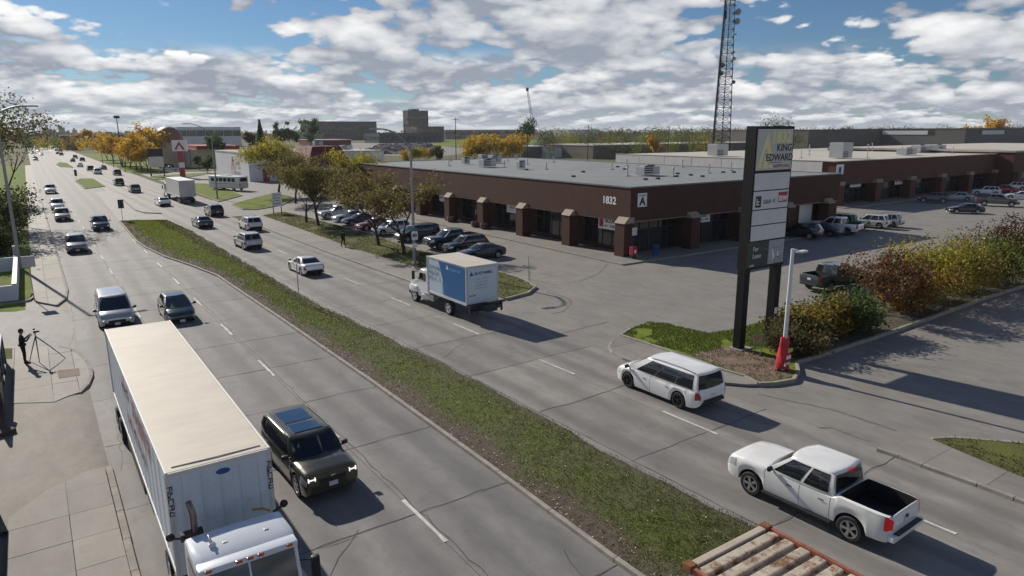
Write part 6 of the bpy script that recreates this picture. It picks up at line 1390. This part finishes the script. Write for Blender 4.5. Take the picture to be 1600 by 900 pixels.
# ================================================================ people
def person(label, loc, rz, pose, sc=1.):
    t = thing('person', label, 'person', loc, rz); t.scale = (sc, sc, sc)
    J = {'pelvis': (0, 0, .93), 'waist': (.0, 0, 1.08), 'chest': (.0, 0, 1.3), 'neck': (0, 0, 1.48), 'head0': (.02, 0, 1.56), 'head1': (.03, 0, 1.67), 'head2': (.02, 0, 1.76),
         'hl': (0, .09, .88), 'kl': (.03, .1, .5), 'al': (0, .1, .09), 'tl': (.17, .11, .04), 'hr': (0, -.09, .88), 'kr': (.03, -.1, .5), 'ar': (0, -.1, .09), 'tr': (.17, -.11, .04),
         'sl': (0, .19, 1.42), 'el': (-.02, .25, 1.14), 'wl': (.08, .25, .92), 'fl': (.12, .25, .82), 'sr': (0, -.19, 1.42), 'er': (-.02, -.25, 1.14), 'wr': (.08, -.25, .92), 'fr': (.12, -.25, .82)}
    J.update(pose)
    Rr = {'pelvis': .155, 'waist': .14, 'chest': .165, 'neck': .065, 'head0': .075, 'head1': .10, 'head2': .07, 'hl': .11, 'kl': .075, 'al': .05, 'tl': .04, 'hr': .11, 'kr': .075, 'ar': .05, 'tr': .04, 'sl': .075, 'el': .055, 'wl': .038, 'fl': .03, 'sr': .075, 'er': .055, 'wr': .038, 'fr': .03}
    names = list(J); E = [('pelvis', 'waist'), ('waist', 'chest'), ('chest', 'neck'), ('neck', 'head0'), ('head0', 'head1'), ('head1', 'head2'), ('pelvis', 'hl'), ('hl', 'kl'), ('kl', 'al'), ('al', 'tl'), ('pelvis', 'hr'), ('hr', 'kr'), ('kr', 'ar'), ('ar', 'tr'), ('chest', 'sl'), ('sl', 'el'), ('el', 'wl'), ('wl', 'fl'), ('chest', 'sr'), ('sr', 'er'), ('er', 'wr'), ('wr', 'fr')]
    V = [J[n] for n in names]; EE = [(names.index(a), names.index(b)) for a, b in E]; RR_ = [Rr[n] for n in names]
    for s_ in 'lr':                                     # five fingers fan out of each hand
        w, f = Vector(J['w'+s_]), Vector(J['f'+s_]); d = (f-w).normalized(); side = d.cross(Vector((0, 0, 1)) if abs(d.z) < .8 else Vector((1, 0, 0))).normalized()
        for q in range(5):
            b0 = len(V); off = side*(.018*(q-2)); root = f+off*.6 if q < 4 else w.lerp(f, .4)+side*.03
            ln = (.055, .07, .065, .05, .05)[q]; dd = d if q < 4 else (d+side*.9).normalized(); V += [tuple(root+dd*ln*.5), tuple(root+dd*ln+Vector((0, 0, -.012)))]; RR_ += [.0095, .008]; EE += [(names.index('f'+s_), b0), (b0, b0+1)]
    me = bpy.data.meshes.new('body'); me.from_pydata(V, EE, []); o = link('body', me, t); sk = o.modifiers.new('skin', 'SKIN'); sk.use_smooth_shade = True
    me.skin_vertices or None
    for i, sv_ in enumerate(me.skin_vertices[0].data): sv_.radius = (RR_[i], RR_[i]); sv_.use_root = i == 0
    o.modifiers.new('sub', 'SUBSURF').levels = 2; o.modifiers['sub'].render_levels = 2
    bpy.context.view_layer.update(); m2 = bpy.data.meshes.new_from_object(o.evaluated_get(bpy.context.evaluated_depsgraph_get())); o.modifiers.clear(); o.data = m2
    m2.materials.clear(); m2.materials.append(M['cloth']); m2.materials.append(M['skin']); 
    hd = Vector(J['head1'])
    hands = [Vector(J['f'+s_]) for s_ in 'lr']
    for p in m2.polygons:
        c = p.center; p.material_index = 1 if (c.z > J['neck'][2]+.015 or any((c-h_).length < .12 for h_ in hands)) else 0; p.use_smooth = True
    b = B(); b.lathe([(.02, .125), (.06, .115), (.098, .07), (.112, .01), (.108, -.05), (.085, -.09)], c=hd+Vector((-.022, 0, .03)), n=16); b.done('hair', M['hair'], t, 60)
    b = B(); b.lathe([(.03, 0), (.014, .03)], c=hd+Vector((.10, 0, -.01)), axis='X', n=8)
    b.done('nose', M['skin'], t, 50)
    for sy in (-1, 1): B().lathe([(.012, 0), (.008, .012)], c=hd+Vector((.088, sy*.036, .012)), axis='X', n=8).done('eye', M['black'], t); B().lathe([(.028, -.012), (.03, 0), (.02, .014)], c=hd+Vector((0, sy*.105, -.005)), axis='Y', n=10).done('ear', M['skin'], t, 50)
    B().box(hd+Vector((.092, 0, -.055)), (.015, .045, .012), .004).done('mouth', plain('lips', (.3, .12, .1), .6), t)
    for s_ in 'lr': a = Vector(J['a'+s_]); e = Vector(J['t'+s_]); d = e-a; B().box(a.lerp(e, .55)+Vector((0, 0, -.02)), (.27, .1, .085), .035, math.atan2(d.y, d.x)).done('shoe', M['black'], t, 50)
    b = B(); b.lathe([(.165, .93), (.185, .97), (.165, 1.02)], n=18); o = b.done('jacket_hem', M['cloth'], t, 60)
    return t
p = g(40, 571)
person('photographer in black clothes standing at a tripod on the left corner', (p.x, p.y, .12), R(8), {'el': (.16, .25, 1.18), 'wl': (.34, .12, 1.38), 'fl': (.42, .08, 1.45), 'er': (.14, -.26, 1.16), 'wr': (.34, -.14, 1.36), 'fr': (.42, -.08, 1.44), 'chest': (.02, 0, 1.3), 'head1': (.05, 0, 1.66), 'head0': (.03, 0, 1.56)}, 1.04)
c0 = Vector((p.x+.62, p.y+.05, .12)); t = thing('camera_tripod', 'black camera on a tripod in front of the photographer', 'tripod', c0)
for k, q in enumerate(((-.42, .2), (1.15, -.25), (.0, -.35))): B().tube([(0, 0, 1.35), (q[0]*.5, q[1]*.5, .72), (q[0], q[1], 0)], [.03, .024, .018], 7).done('leg', M['black'], t, 50)
B().tube([(0, 0, 1.3), (0, 0, 1.52)], .025, 8).done('centre_column', M['black'], t, 50); b = B(); b.box((.0, 0, 1.6), (.16, .15, .12), .02); b.done('camera_body', M['black'], t); B().lathe([(.05, .07), (.055, .2), (.02, .2)], c=(0, 0, 1.6), axis='X', n=14).done('lens', M['black'], t, 40)
B().box((-.02, .02, 1.74), (.1, .06, .1), .02).done('microphone', M['black'], t); B().tube([(0, 0, 1.5), (-.3, -.1, 1.4)], .012, 6).done('pan_handle', M['black'], t, 50)
p = g(537, 387.5)
person('pedestrian in black walking on the right pavement', (p.x, p.y, .12), R(95), {'kl': (.2, .1, .52), 'al': (.25, .1, .1), 'tl': (.41, .11, .09), 'kr': (-.06, -.1, .5), 'ar': (-.3, -.1, .14), 'tr': (-.16, -.11, .05), 'wl': (-.1, .26, .93), 'fl': (-.14, .26, .83), 'el': (-.1, .26, 1.14), 'er': (.05, -.26, 1.14), 'wr': (.18, -.24, .95), 'fr': (.24, -.23, .87)}, .97)
# ================================================================ the air
def haze():
    mt = bpy.data.materials.new('haze'); mt.use_nodes = True; nt = mt.node_tree; nt.nodes.clear(); o = nt.nodes.new('ShaderNodeOutputMaterial'); v = nt.nodes.new('ShaderNodeVolumePrincipled')
    v.inputs['Color'].default_value = (.86, .92, 1, 1); v.inputs['Density'].default_value = .00008; v.inputs['Anisotropy'].default_value = .2; nt.links.new(v.outputs[0], o.inputs['Volume'])
    b = B(); b.box((1000, 4300, 28.5), (10600, 9800, 60)); h = b.done('haze', mt); h['kind'] = 'stuff'; h['label'] = 'thin pale haze over the far end of the street'; h['category'] = 'haze'
haze()
